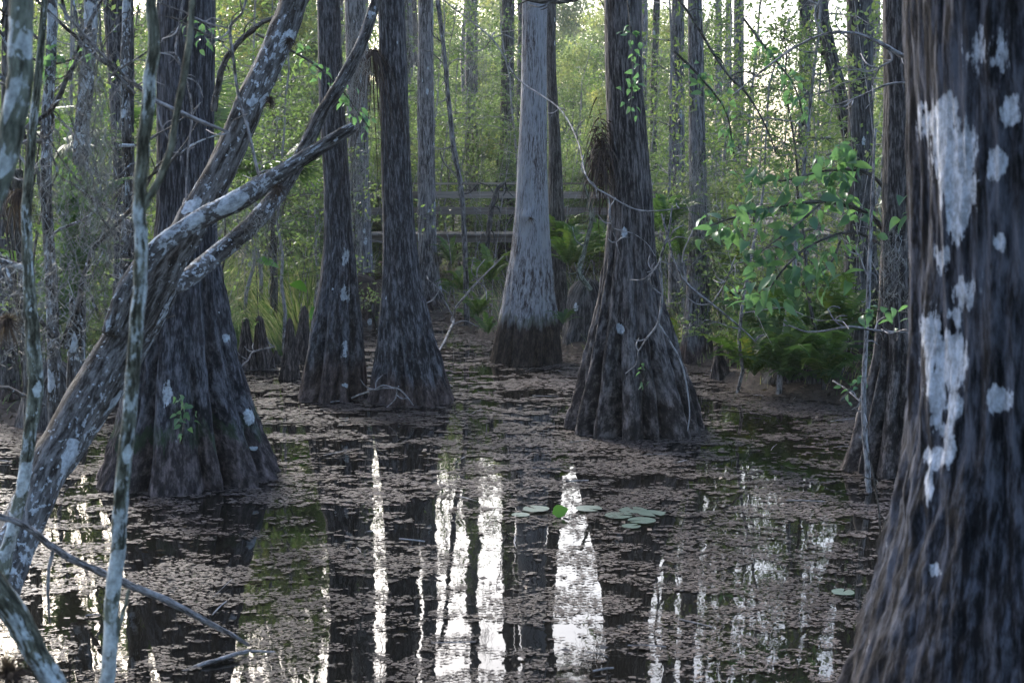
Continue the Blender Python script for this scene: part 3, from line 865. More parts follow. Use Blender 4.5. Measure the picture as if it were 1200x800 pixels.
TW = [
    ('long pale dead branch slanting behind the forked sapling', [[(70, 5, 5, 7.5), (82, 22, 5, 7.5), (112, 56, 5, 7.5), (140, 84, 5, 7.6), (160, 100, 6, 7.7), (183, 118, 6, 7.8), (225, 138, 6, 7.9), (268, 155, 4, 8.0)], [(183, 118, 3, 7.8), (190, 150, 3, 7.8), (210, 178, 2, 7.8)]], 'twig'),
    ('pale forked twig hanging in front of the leaning trunk top', [[(290, -10, 4, 8.2), (284, 14, 4, 8.2), (270, 34, 5, 8.2), (275, 80, 5, 8.2), (280, 115, 5, 8.2), (290, 150, 5, 8.2), (303, 206, 5, 8.2)], [(270, 34, 3, 8.2), (240, 26, 3, 8.2), (215, 14, 3, 8.2), (188, 4, 3, 8.2)], [(270, 60, 3, 8.2), (260, 50, 2, 8.2), (255, 30, 2, 8.2)]], 'twig'),
    ('thin pale twig dangling before the large slate cypress', [[(215, -5, 3, 9), (210, 30, 4, 9), (206, 62, 4, 9), (218, 90, 4, 9), (225, 130, 4, 9), (220, 180, 3, 9), (217, 250, 3, 9)], [(206, 62, 3, 9), (185, 62, 2, 9)], [(222, 140, 2, 9), (235, 120, 2, 9)]], 'twig'),
    ('bare grey branch running down from the top to the brown buttressed cypress', [[(505, -12, 4, 17), (527, 6, 5, 17), (576, 45, 5, 16.6), (598, 80, 5, 16.4), (612, 97, 5, 16.2), (655, 127, 5, 15.5), (677, 165, 5, 14.6), (689, 210, 5, 13.6), (719, 232, 5, 13.5), (752, 247, 5, 13.4), (797, 244, 4, 13.4), (835, 240, 2, 13.4)],
                                                          [(713, 230, 4, 13.5), (717, 262, 4, 13.5), (722, 284, 4, 13.5), (729, 306, 2, 13.5)], [(720, 268, 3, 13.5), (742, 274, 3, 13.4), (758, 285, 2, 13.4), (768, 300, 2, 13.4)]], 'twig'),
    ('pale crooked dead twig in front of the brown buttressed cypress', [[(788, 240, 2, 13.2), (783, 273, 4, 13.2), (774, 306, 4, 13.2), (776, 345, 4, 13.2), (771, 378, 4, 13.2), (758, 396, 3, 13.2), (748, 412, 2, 13.2)], [(774, 306, 3, 13.2), (765, 318, 2, 13.2), (760, 328, 2, 13.2)], [(774, 306, 2, 13.2), (786, 310, 2, 13.2)], [(771, 378, 3, 13.2), (785, 400, 3, 13.2), (800, 430, 3, 13.2), (808, 478, 2, 13.2), (806, 505, 2, 13.1)]], 'twig'),
    ('long thin branch sloping right from the brown buttressed cypress to the bank', [[(775, 250, 3, 15), (784, 284, 4, 15), (790, 305, 4, 15), (804, 331, 4, 15), (834, 356, 4, 15.2), (867, 383, 3, 15.4), (885, 400, 2, 15.5)], [(834, 356, 2, 15.2), (850, 330, 2, 15.2), (862, 300, 2, 15.2)], [(804, 331, 3, 15), (800, 300, 2, 15), (812, 270, 2, 15)]], 'twig'),
    ('arched bare branch over the shrub meeting the huge near trunk', [[(1075, 78, 6, 10), (1045, 58, 6, 10), (1010, 41, 5, 10), (985, 38, 5, 10), (960, 42, 4, 10), (924, 60, 4, 10), (890, 86, 3, 10), (860, 110, 2, 10)], [(1040, 56, 4, 10), (1045, 70, 3, 10), (1030, 80, 3, 10), (1022, 100, 2, 10)], [(965, 41, 3, 10), (955, 20, 3, 10), (962, -5, 3, 10)]], 'twig'),
    ('thin bare branch just above the shrub meeting the huge near trunk', [[(1075, 96, 4, 10.4), (1045, 98, 4, 10.4), (1025, 105, 3, 10.4), (1000, 116, 3, 10.4), (975, 124, 2, 10.4)]], 'twig'),
    ('dark drooping branch coming down from the top over the shrub', [[(790, -6, 4, 13), (806, 14, 4, 13), (837, 64, 4, 13), (855, 90, 4, 13), (871, 105, 4, 13), (888, 130, 3, 13), (901, 157, 3, 13), (910, 180, 2, 13)], [(871, 105, 3, 13), (868, 85, 2, 13)]], 'twig_dark'),
    ('thin twig with a few leaves reaching from the huge near trunk over the ferns', [[(1080, 390, 4, 9.6), (1050, 389, 4, 9.6), (1025, 387, 4, 9.6), (995, 383, 4, 9.6), (950, 389, 3, 9.6), (924, 381, 2, 9.6)], [(990, 384, 3, 9.6), (978, 375, 2, 9.6), (970, 362, 2, 9.6)]], 'twig'),
    ('slim straight grey sapling in front of the cypress behind the huge near trunk', [[(1026, 150, 4, 11.4), (1021, 250, 5, 11.4), (1019, 318, 6, 11.4), (1015, 400, 6, 11.4), (1012, 482, 7, 11.4), (1017, 560, 8, 11.4), (1018, 600, 8, 11.4)], [(1019, 330, 3, 11.4), (1008, 300, 2, 11.4), (1004, 270, 2, 11.4)]], 'twig'),
    ('slim mossy stem right of the pale cypress by the dark fern stump', [[(684, 215, 4, 19), (693, 250, 6, 19), (686, 290, 6, 19), (679, 318, 7, 19), (692, 340, 7, 19)]], 'mottled'),
    ('leafless thin sapling between the two narrow trunks behind the rail', [[(512, -5, 6, 24), (519, 50, 6, 24), (525, 110, 6, 24), (531, 170, 7, 24), (540, 220, 7, 24), (545, 300, 7, 24), (547, 380, 8, 24)], [(525, 110, 3, 24), (522, 80, 2, 24), (505, 60, 2, 24)], [(538, 210, 3, 24), (520, 190, 3, 24), (516, 178, 2, 24)]], 'far_bark'),
    ('rusty crooked dead stem leaning at the boardwalk rail', [[(570, 300, 6, 26), (573, 265, 7, 26), (577, 240, 7, 26), (583, 222, 6, 26), (592, 213, 4, 26)], [(580, 228, 3, 26), (572, 218, 2, 26), (560, 214, 2, 26)]], 'far_dark'),
    ('forked bare twigs rising from the water right of the straight dark cypress', [[(505, 430, 3, 16.5), (530, 380, 4, 20), (535, 360, 4, 20), (560, 330, 3, 20), (590, 300, 2, 20)], [(530, 370, 2, 20), (515, 340, 2, 20), (505, 330, 2, 20)]], 'twig'),
    ('bent pale stick at the foot of the straight dark cypress', [[(412, 466, 3, 15.4), (440, 456, 3, 15.3), (465, 455, 3, 15.2), (478, 466, 2, 15.1), (484, 475, 2, 15.1)]], 'twig'),
    ('short pale stick sticking out of the water below the fern bank', [[(976, 446, 3, 15), (992, 456, 3, 14.6), (1008, 470, 3, 14.3)]], 'twig'),
    ('pale stick lying against the cypress knees', [[(276, 434, 3, 17.8), (290, 422, 3, 18), (298, 412, 3, 18.2), (322, 406, 2, 18.6)]], 'twig'),
    ('dark branch crossing the very top beside the pale cypress', [[(600, -14, 6, 18), (620, -1, 6, 18), (645, 2, 6, 18), (672, 1, 5, 18), (690, -8, 4, 18)]], 'twig_dark'),
    ('crooked mossy branch in the left tangle', [[(30, 150, 6, 8), (60, 128, 7, 8), (82, 85, 6, 8), (95, 60, 5, 8)], [(60, 128, 5, 8), (62, 150, 5, 8), (45, 168, 4, 8)]], 'lichen_bark'),
    ('pale curved twig low in the left tangle', [[(12, 178, 4, 7.5), (25, 168, 4, 7.5), (50, 164, 3, 7.5)], [(18, 176, 4, 7.5), (28, 190, 4, 7.5), (36, 208, 3, 7.5)]], 'twig'),
    ('mossy horizontal limb left of the slate cypress', [[(250, 130, 9, 9.5), (262, 75, 8, 9.5), (285, 45, 7, 9.5), (310, 25, 6, 9.5), (330, 20, 5, 9.5)]], 'lichen_bark'),
    ('lone dead twig poking up near the lower right water edge', [[(1032, 640, 4, 9.3), (1030, 600, 3, 9.3), (1024, 560, 3, 9.3), (1018, 530, 2, 9.3)]], 'twig_dark'),
]
for lab, rows, mt in TW:
    g9 = np.random.default_rng(len(lab) * 7 + rows[0][0][0] % 97)
    if 'running down from the top' in lab: rows = [[(r_[0], r_[1], r_[2] * .5, r_[3]) for r_ in rw] for rw in rows]
    rows = [[(r_[0], r_[1], r_[2] * (.72 if r_[2] < 6 else .9), *r_[3:]) for r_ in rw] for rw in rows]
    for rw in list(rows)[:2]:
        for q in range(len(rw)):
            r_ = rw[int(g9.integers(1, len(rw)))]
            an, ll = g9.uniform(0, 6.28), g9.uniform(8, 34)
            e1 = (r_[0] + math.cos(an) * ll * .5, r_[1] + math.sin(an) * ll * .5, 1.6, r_[3] + g9.normal(0, .05))
            e2 = (r_[0] + math.cos(an + .35) * ll, r_[1] + math.sin(an + .35) * ll, .9, r_[3] + g9.normal(0, .1))
            rows.append([(r_[0], r_[1], min(2.2, r_[2] * .6), r_[3]), e1, e2])
    stem_thing('bare_branch', lab, 'branch', [('', rows, 7, .22, .1)], M[mt])


# ------------------------------------------------------------------ cypress knees
def knee(px, py_top, py_bot, w, lab, seed):
    p0 = PW(px, py_bot)
    d = p0[1] + .12
    zt = P(px, py_top, d)[2]
    r0 = w / 2 / FPX * d
    g_ = np.random.default_rng(seed)
    nth, nz = 36, 34
    z = np.linspace(-.2, zt, nz)
    t = np.clip(z / zt, 0, 1)
    rr = r0 * (1.05 - .80 * t ** .9) * np.where(t > .9, np.sqrt(np.clip(1 - ((t - .9) / .1) ** 2, .02, 1)), 1)
    rr[z < 0] *= 1.1
    th = np.arange(nth) * 2 * np.pi / nth
    Zg, Tg = np.meshgrid(z, th, indexing='ij')
    mul = 1 + .10 * np.sin(Tg * 4 + g_.random() * 6 + Zg * 1.5) + .07 * np.sin(Tg * 7 + g_.random() * 6)
    q = np.stack([np.cos(Tg) * 2, np.sin(Tg) * 2, Zg * 6], -1).reshape(-1, 3)
    mul += (fbm(q + seed, seed, 3).reshape(Zg.shape) - .5) * .45
    lean = g_.normal(0, .04, 2)
    V = np.stack([rr[:, None] * mul * np.cos(Tg) + lean[0] * Zg, rr[:, None] * mul * np.sin(Tg) + lean[1] * Zg, Zg], -1).reshape(-1, 3)
    bc = np.stack([np.cos(Tg) * r0 + seed, np.sin(Tg) * r0, Zg], -1).reshape(-1, 3)
    i = np.arange(nz - 1)[:, None] * nth
    j = np.arange(nth)[None, :]
    k = (j + 1) % nth
    F = np.stack([i + j, i + k, i + nth + k, i + nth + j], -1).reshape(-1, 4)
    F = np.vstack([F, ])
    me = mk_mesh('cypress_knee', V, F, {'bc': bc, 'lich': np.zeros(len(V)), 'wet': np.full(len(V), .9)})
    o = put('cypress_knee', me, M['cy_brown'], None, (p0[0], d, 0))
    return tag(o, lab, 'cypress knee', 'cypress knees by the grassy bank')


knee(287, 371, 434, 25, 'leftmost dark cypress knee, touching its neighbour', 1)
knee(305, 369, 432, 26, 'second cypress knee from the left, leaning on the leftmost', 2)
knee(338, 372, 445, 22, 'frontmost cypress knee with a pale streaked point', 3)
knee(352, 358, 426, 24, 'tall pointed cypress knee behind the front one, nearest the slim dark cypress', 4)
knee(322, 410, 428, 12, 'tiny stub knee in the middle of the group', 5)
knee(846, 405, 446, 24, 'squat dark knee at the foot of the fern bank', 6)
knee(858, 398, 440, 14, 'thin knee behind the squat dark one at the fern bank', 7)


# ------------------------------------------------------------------ boardwalk
BW = 31.0
zdeck = float(P(520, 275, BW)[2])
zrail = float(P(520, 216, BW)[2])
broot = empty('boardwalk', (0, BW, 0), 'weathered grey wooden boardwalk with rails crossing behind the cypress trunks', 'boardwalk')


def box_mesh(name, sx, sy, sz, bev=.006):
    import bmesh
    bm = bmesh.new()
    bmesh.ops.create_cube(bm, size=1)
    bmesh.ops.scale(bm, vec=(sx, sy, sz), verts=bm.verts)
    me = bpy.data.meshes.new(name)
    bm.to_mesh(me)
    bm.free()
    return me


bw0, bw1 = -12.0, 12.0
pl = box_mesh('plank', .142, 1.5, .038)
g_ = np.random.default_rng(3)
x = bw0
while x < bw1:
    put('plank', pl, M['board'], broot, (x, .75 + g_.normal(0, .008), zdeck + g_.normal(0, .002)), (0, 0, g_.normal(0, .003)))
    x += .15
post = box_mesh('post', .10, .10, zrail + .5)
rail = box_mesh('rail', 2.38, .14, .038)
mid = box_mesh('rail_board', 2.38, .038, .14)
strg = box_mesh('stringer', 2.38, .05, .14)
cap = box_mesh('post_cap', .14, .16, .05)
for yy in (0.0, 1.5):
    x = bw0 + .35
    while x < bw1:
        put('post', post, M['board'], broot, (x, yy + (.05 if yy else -.052), (zrail + .5) / 2 - .5 - .02), (0, 0, g_.normal(0, .02)))
        put('rail', rail, M['board'], broot, (x + 1.2, yy + (.05 if yy else -.052), zrail + .02 + g_.normal(0, .004)), (0, g_.normal(0, .004), 0))
        for q, zz in enumerate((.86, .50)):
            put('rail_board', mid, M['board'], broot, (x + 1.2, yy + (-.02 if yy else .02), zdeck + zz + g_.normal(0, .006)), (0, g_.normal(0, .004), 0))
        put('stringer', strg, M['board'], broot, (x + 1.2, yy + (-.12 if yy else .12), zdeck - .10))
        x += 2.42


# ------------------------------------------------------------------ forest behind
def understory(seed, h, r0, nb, nleaf, lsize, sig, start, reach, sub=6, up=.5, asp=.45, **kw):
    tg, bgeo, pts, tr = branchy(seed, h, r0, nb, start, reach, sub, .08, up, 7, **kw)
    return tg.mesh('trunk'), bgeo.mesh('branches'), leafmesh('crown', scatter(pts, nleaf, sig, seed), lsize, seed, asp=asp, hang=.2)


UND = [understory(1, 7.5, .06, 20, 9000, .14, .24, .12, .26),
       understory(2, 9.5, .07, 24, 11000, .15, .28, .12, .24),
       understory(3, 6.0, .04, 18, 8500, .13, .22, .05, .32),
       understory(4, 11.0, .08, 26, 11000, .16, .34, .15, .20),
       understory(5, 8.5, .05, 16, 6500, .14, .22, .1, .25)]
BUSH = [understory(11, 2.6, .03, 22, 7000, .075, .13, .0, .5, 6, .6),
        understory(12, 1.8, .02, 20, 5000, .06, .10, .0, .6, 6, .5),
        understory(13, 3.4, .03, 20, 6000, .08, .14, .0, .42, 6, .7)]
SAP = [understory(21, 5.5, .022, 16, 1500, .065, .10, .25, .22, 5, .35),
       understory(22, 4.2, .018, 14, 1300, .06, .09, .3, .28, 5, .3),
       understory(23, 6.5, .03, 18, 1700, .07, .12, .35, .2, 5, .4)]


def place_und(kind, k, x, y, lab, cat, group, sc=1.0, rz=0.0, leafm='leaf_far', barkm='far_bark', name='understory_tree', z=None):
    tm, bm_, lm = kind[k]
    zz = float(gz(x, y)[0]) if z is None else z
    r = empty(name, (x, y, zz), lab, cat, group, rz)
    for nm, me, mt in (('trunk', tm, barkm), ('branches', bm_, barkm), ('crown', lm, leafm)):
        o = put(nm, me, M[mt], r)
    r.scale = (sc, sc, sc * (1 + .12 * math.sin(x * 7 + y)))
    return r


LM = [(0, 'past the left edge'), (60, 'behind the chalky sapling'), (120, 'behind the left tangle'), (160, 'behind the forked sapling'), (262, 'behind the large slate cypress'),
      (300, 'just right of the slate cypress'), (365, 'above the cypress knees'), (405, 'behind the slim dark cypress'), (443, 'between the two dark cypresses'), (485, 'behind the straight dark cypress'),
      (520, 'behind the slender mottled trunk'), (570, 'left of the two narrow trunks'), (608, 'just left of the pale cypress'), (645, 'behind the pale cypress'), (680, 'just right of the pale cypress'), (708, 'left of the brown cypress'),
      (762, 'behind the brown buttressed cypress'), (800, 'just right of the brown cypress'), (840, 'behind the split base trunk'), (900, 'behind the dark drooping branch'), (955, 'behind the big leaved shrub'),
      (1000, 'beside the leaning dark trunk'), (1068, 'beside the half hidden cypress'), (1200, 'behind the huge near trunk'), (9999, 'past the right edge')]


def where(x, y):
    px = 600 + x / y * FPX
    return next(t for l, t in LM if px < l)


def depth_word(y):
    return next(t for l, t in ((40, 'just beyond the boardwalk'), (47, 'near the boardwalk'), (56, 'inside the far wood'), (66, 'deeper in the far wood'), (80, 'deep in the far wood'), (94, 'far back'), (108, 'farther back'), (999, 'at the very back')) if y < l)


def bank_word(x, y):
    e = y - float(shore_y(np.array([x]), np.array([y]))[0])
    return 'at the shore' if e < 2.2 else 'low on the bank' if e < 4.5 else 'up the bank' if e < 8 else 'back by the boardwalk'


g_ = np.random.default_rng(11)
GF = 'leafy trees of the far wood beyond the boardwalk'
# rows of growth at several depths; lower rows nearer, sky left open above them
for (d, n, spread, hmax) in ((36, 15, 13, 3.9), (43, 15, 16, 5.0), (51, 16, 19, 6.4), (60, 17, 22, 8.0), (72, 19, 27, 10.4), (86, 22, 33, 13.2), (100, 24, 38, 16.0), (116, 26, 44, 18.2)):
    for k in range(n):
        x = -spread + 2 * spread * (k + g_.random()) / n
        y = d + g_.uniform(-2.5, 2.5)
        if 825 < 600 + x / y * FPX < 1010 and (k % 4 or d > 66): continue
        kk = int(g_.integers(0, 5))
        hh = (7.5, 9.5, 6.0, 11.0, 8.5)[kk]
        place_und(UND, kk, x, y, ('rounded', 'spindly', 'bushy', 'tall', 'airy')[kk] + ' green tree ' + depth_word(y) + ', ' + where(x, y), 'tree', GF, hmax / hh * g_.uniform(.72, 1.08), g_.random() * 6.28)
for k, (px, d, kk, sc) in enumerate(((318, 31, 0, 1.0), (352, 33.5, 1, .85), (385, 34, 4, .9), (292, 35, 3, .75))):
    x = (px - 600) / FPX * d
    place_und(UND, kk, x, d, ('loose', 'tall loose', 'thin', 'short')[k % 4] + ' crowned green tree close behind the boardwalk, ' + where(x, d), 'tree', 'leafy trees close behind the boardwalk', sc, k * 2.2)
# slim bare-stemmed trunks among them, rising past the frame
GT = 'bare upper trunks of the far wood'
tmesh = []
for s in range(3):
    q = Geo()
    gg = np.random.default_rng(s + 70)
    zz = np.linspace(-.3, 24, 22)
    q.tube(np.stack([np.cumsum(gg.normal(0, .06, 22)), np.cumsum(gg.normal(0, .06, 22)), zz], -1), .17 * (1 - zz / 34) + .06 * np.exp(-zz), 9, .1, s)
    tmesh.append(q.mesh('trunk'))
for k, px in enumerate((-60, 70, 215, 240, 262, 330, 385, 402, 425, 434, 452, 468, 478, 488, 500, 553, 612, 622, 633, 735, 748, 726, 764, 812, 850, 948, 1003, 1015, 1060, 1130, 1200)):
    d = 36 + (k * 37 % 29) + g_.uniform(-1, 1)
    x = (px - 600) / FPX * d
    r = empty('tall_tree', (x, d, float(gz(x, d)[0])), 'tall bare ' + ('grey', 'dark')[k % 2] + ' trunk ' + depth_word(d) + ', ' + where(x, d), 'tree', GT, g_.random() * 6)
    put('trunk', tmesh[k % 3], M[('far_bark', 'far_dark')[k % 2]], r, sc=(1, 1, .8 + d / 150))
    r.scale = (g_.uniform(.6, 1.0),) * 2 + (1,)
    r.rotation_euler = (g_.normal(0, .018), g_.normal(0, .018), r.rotation_euler.z)
    if k % 3 == 0:
        add_crown(r, (0, 0, 17 + d * .04), k, 1.0, k)

# bushes and saplings along the bank
GB = 'low bushes along the bank'
for k in range(70):
    px = g_.uniform(-150, 1300)
    a = np.array(SHORE)
    d = float(np.interp(px, a[:, 0], a[:, 1])) + 1.2 + abs(g_.normal(0, 5.0))
    if 400 < px < 660 and d < 34: d = 34 + g_.random() * 4
    if 230 < px <= 400: d = max(d, 27)
    if 660 <= px < 800: d = 34 + g_.random() * 4
    if 700 < px < 800 and d < 22: d += 2
    x = (px - 600) / FPX * d
    sc = g_.uniform(.45, .85) if d < 30 else g_.uniform(.8, 1.2)
    kb = int(g_.integers(0, 3))
    place_und(BUSH, kb, x, d, ('wide', 'low', 'upright')[kb] + (' pale' if k % 2 == 0 else '') + ' green bush ' + bank_word(x, d) + ', ' + where(x, d), 'bush', GB, sc, g_.random() * 6.28, 'leaf_mid' if k % 2 else 'leaf_far', 'twig_dark', 'bush')
GS = 'thin leafy saplings between the trunks'
for k in range(96):
    px = g_.uniform(-120, 1250)
    d = g_.uniform(19, 31)
    if 380 < px < 800: d = g_.uniform(32.5, 38)
    x = (px - 600) / FPX * d
    kb = int(g_.integers(0, 3))
    place_und(SAP, kb, x, d, ('thin', 'short', 'tall')[kb] + ' leafy sapling with ' + ('pale', 'dark', 'grey')[k % 3] + ' stem ' + bank_word(x, d) + ', ' + where(x, d), 'sapling', GS, g_.uniform(.75, 1.25), g_.random() * 6.28, 'leaf_mid', ('twig', 'twig_dark', 'far_bark')[k % 3], 'sapling')
# named ones nearer
for (px, d, k, sc, lab) in ((870, 17.0, 0, 1.0, 'bright leafy sapling above the shrub left of the straight dark trunk'), (330, 20.5, 2, .9, 'leafy sapling behind the leaning trunk above the knees'),
                            (915, 16.8, 2, 1.0, 'tall leafy sapling rising out of the fern bank'), (60, 15, 0, 1.0, 'green leafy sapling in the upper left tangle'),
                            (970, 16.5, 1, 1.2, 'green sapling rising behind the big leaved shrub'), (250, 18, 1, 1.1, 'leafy sapling right behind the large slate cypress'),
                            (425, 21, 1, 1.1, 'leafy sapling between the two dark cypresses')):
    x = (px - 600) / FPX * d
    place_und(SAP, k, x, d, lab, 'sapling', None, sc, k * 2.0 + px, 'leaf_mid', 'twig_dark', 'sapling')

# wood behind and beside the viewer: unseen trees added to block light from there
for k in range(16):
    a = R(100 + k * 10.5 + g_.normal(0, 3))
    rr_ = g_.uniform(11, 17)
    x, y = math.sin(a) * rr_, math.cos(a) * rr_
    r = empty('tall_tree', (x, y, -.3), 'tall tree of the wood behind the viewer, outside the picture', 'tree', 'trees closing round the pool behind the viewer', k)
    put('trunk', tmesh[k % 3], M['far_dark'], r, sc=(1.6, 1.6, .62))
    add_crown(r, (0, 0, 8.5), k, 1.25, k)


# ------------------------------------------------------------------ ferns
def frond_mesh(name, L, npair, plen, arch, seed, gap=.10):
    g1 = np.random.default_rng(seed)
    n = npair
    t = np.linspace(gap, 1, n)
    xs_ = L * t * (1 - .25 * t)
    zs_ = L * arch * (t - .95 * t * t) * 1.6
    g = Geo()
    st = np.stack([np.concatenate([[0], xs_]), 0 * np.concatenate([[0], t]), np.concatenate([[0], zs_])], -1)
    g.V, g.A = [], {'rnd': []}
    V, F, rv = [], [], []
    c = 0
    # stalk as thin three sided strip
    w_ = .004
    for i in range(len(st)):
        V += [st[i] + [0, w_, 0], st[i] + [0, -w_, 0], st[i] + [0, 0, w_]]
        rv += [.3] * 3
    F4, F3 = [], []
    for i in range(len(st) - 1):
        for a, b_ in ((0, 1), (1, 2), (2, 0)):
            F4.append([3 * i + a, 3 * i + b_, 3 * i + 3 + b_, 3 * i + 3 + a])
    c = len(V)
    for i in range(n):
        pl_ = plen * math.sin(math.pi * min(1, .12 + .88 * (1 - t[i]) ** .7 * 1.0)) if t[i] > .25 else plen * (.55 + 1.6 * t[i])
        pl_ = plen * min(1.0, 2.2 * (1.04 - t[i])) * (.6 + .4 * min(1, t[i] * 4))
        for sgn in (1, -1):
            o = np.array([xs_[i], 0, zs_[i]])
            dr = np.array([.32 + .1 * g1.normal(), sgn, -.25 + .12 * g1.normal()])
            dr /= np.linalg.norm(dr)
            wv = np.array([1, 0, .1]) * L / n * .42
            V += [o - wv * .6, o + dr * pl_ * .45 - wv, o + dr * pl_, o + dr * pl_ * .45 + wv * .9, o + wv * .6]
            F4.append([c, c + 1, c + 3, c + 4])
            F3.append([c + 1, c + 2, c + 3])
            r0 = np.clip(g1.normal(.5, .18), 0, 1)
            rv += [r0] * 5
            c += 5
    return mk_mesh(name, np.array(V), [np.array(F4), np.array(F3)], {'rnd': np.array(rv)}, False)


FR = [frond_mesh('frond', .8, 22, .085, .55, 1), frond_mesh('frond', .65, 20, .075, .75, 2), frond_mesh('frond', .95, 26, .10, .4, 3)]
FRB = [m_.copy() for m_ in FR]


def fern(x, y, z, nf, sc, lab, group=None, bright=False, seed=0, tilt=.35):
    g1 = np.random.default_rng(seed)
    r = empty('fern', (x, y, z), lab, 'fern', group)
    src = FRB if bright else FR
    for k in range(nf):
        a = k * 2.4 + g1.normal(0, .3)
        el = g1.normal(tilt, .28)
        put('frond', src[int(g1.integers(0, 3))], M['frond_bright' if bright else 'frond'], r, (0, 0, 0), (g1.normal(0, .25), -el, a), sc * g1.uniform(.65, 1.15))
    return r


def fpx(px, py, nf, sc, lab, d=None, bright=False, seed=0, group=None, tilt=.35):
    """py is the photo row of the fern's base"""
    if d is None:
        p = PW(px, py, .2)
    else:
        p = P(px, py, d)
    return fern(p[0], p[1], p[2], nf, sc, lab, group, bright, seed, tilt)


FE = [(925, 446, 30, 1.15, 'large arching sword fern in the middle of the right fern bank', None, True),
      (884, 440, 22, .95, 'yellowish fern at the left end of the right fern bank', None, False),
      (968, 450, 24, 1.0, 'sword fern low at the right end of the fern bank', None, False),
      (945, 405, 26, 1.1, 'fern higher up behind the large arching one', 17.5, True),
      (905, 398, 24, 1.0, 'fern at the back of the bank behind the yellowish one', 17.9, False),
      (985, 395, 22, 1.0, 'fern tucked against the thick dark trunk at the right bank', 16.9, False),
      (870, 412, 18, .8, 'small fern beside the squat dark knee', 18.2, True),
      (668, 312, 30, 1.15, 'spreading fern crowning the dark stump right of the pale cypress', 21.2, False),
      (690, 305, 24, 1.1, 'bright green fern above the dark stump beside the slim mossy stem', 21.8, True),
      (655, 290, 20, 1.0, 'fern peeping out behind the pale cypress on its right', 22.3, False),
      (705, 290, 20, 1.0, 'bright fern against the left side of the brown buttressed cypress', 23.0, True),
      (780, 268, 24, 1.1, 'bright fern clump right of the brown buttressed cypress', 19.0, True),
      (800, 300, 20, 1.0, 'green fern lower right of the brown buttressed cypress', 19.3, True),
      (660, 380, 10, .5, 'small pale fern sprouting at the right foot of the pale cypress', 19.45, True),
      (560, 370, 20, .8, 'fern left of the pale cypress with bluish fronds', 22.3, False),
      (540, 340, 20, .9, 'yellow green fern on the bank under the boardwalk', 24.5, False),
      (575, 330, 20, 1.0, 'fern close behind the left edge of the pale cypress', 23.4, False),
      (530, 310, 18, .9, 'fern directly below the boardwalk edge', 27.5, False),
      (572, 392, 12, .6, 'small bright fern at the water edge left of the pale cypress', 21.6, True),
      (92, 356, 26, .72, 'bright yellow green fern growing on the slim grey trunk in the left tangle', 9.5, True),
      (90, 305, 20, .70, 'upright bright fern just above the other one on the slim grey trunk', 9.5, True),
      (70, 390, 18, 1.0, 'green fern low between the chalky sapling and the leaning trunk', 13.0, True),
      (240, 300, 16, .9, 'fern between the slate cypress and the leaning trunk', 20.0, False),
      (330, 330, 16, .8, 'fern in the grassy bank above the knees', 24.0, False),
      (860, 330, 18, 1.0, 'fern behind the long sloping thin branch', 20.0, False)]
for k, (px, py, nf, sc, lab, d, br) in enumerate(FE):
    fpx(px, py, nf, sc * (1.35 if px > 860 or px < 120 else .95), lab, d, br, 300 + k, tilt=1.0 if br and px < 120 else .5)
g_ = np.random.default_rng(5)
GFn = 'scattered ferns along the shore'
a = np.array(SHORE)
for k in range(34):
    px = g_.uniform(-60, 1150)
    d = float(np.interp(px, a[:, 0], a[:, 1])) + 1.2 + abs(g_.normal(0, 4))
    if 430 < px < 545: d = max(d, 28)
    if 690 < px < 790: d = max(d, 21)
    x = (px - 600) / FPX * d
    fern(x, d, float(gz(x, d)[0]), 14, g_.uniform(.6, 1.0), ('bright' if k % 3 == 0 else 'dull') + ' low fern among litter ' + bank_word(x, d) + ', ' + where(x, d), GFn, k % 3 == 0, 400 + k)


# earth mounds / stumps that carry the ferns
def stump(px, py_t, py_b, w, d, lab, seed):
    top_, bot = P(px, py_t, d), P(px, py_b, d)
    r0 = w / 2 / FPX * d
    nth, nz = 40, 20
    z = np.linspace(-.1, top_[2] - 0, nz)
    t = (z - z[0]) / (z[-1] - z[0])
    rr = r0 * (1.05 - .25 * t) * np.sqrt(np.clip(1 - t ** 5, .0, 1) + .0001)
    th = np.arange(nth) * 2 * np.pi / nth
    Zg, Tg = np.meshgrid(z, th, indexing='ij')
    q = np.stack([np.cos(Tg) * 1.5, np.sin(Tg) * 1.5, Zg * 2], -1).reshape(-1, 3)
    mul = 1 + (fbm(q + seed, seed, 4).reshape(Zg.shape) - .5) * .7
    V = np.stack([rr[:, None] * mul * np.cos(Tg), rr[:, None] * mul * np.sin(Tg), Zg], -1).reshape(-1, 3)
    bc = np.stack([np.cos(Tg) * r0 + seed, np.sin(Tg) * r0, Zg], -1).reshape(-1, 3)
    i = np.arange(nz - 1)[:, None] * nth
    j = np.arange(nth)[None, :]
    k = (j + 1) % nth
    F = np.stack([i + j, i + k, i + nth + k, i + nth + j], -1).reshape(-1, 4)
    me = mk_mesh('stump', V, F, {'bc': bc, 'lich': np.zeros(len(V)), 'wet': np.zeros(len(V))})
    return tag(put('stump', me, M['far_dark'], None, (bot[0], d, 0)), lab, 'stump')


stump(688, 325, 400, 60, 21.4, 'dark rotting stump under ferns right of the pale cypress', 1)
stump(940, 425, 465, 120, 17.4, 'dark low root mound under the right fern bank', 2)
stump(512, 352, 385, 40, 27.6, 'dark root mound at the back of the inlet', 3)
stump(62, 420, 500, 80, 14.6, 'dark rotten stump in the shade of the left tangle', 4)


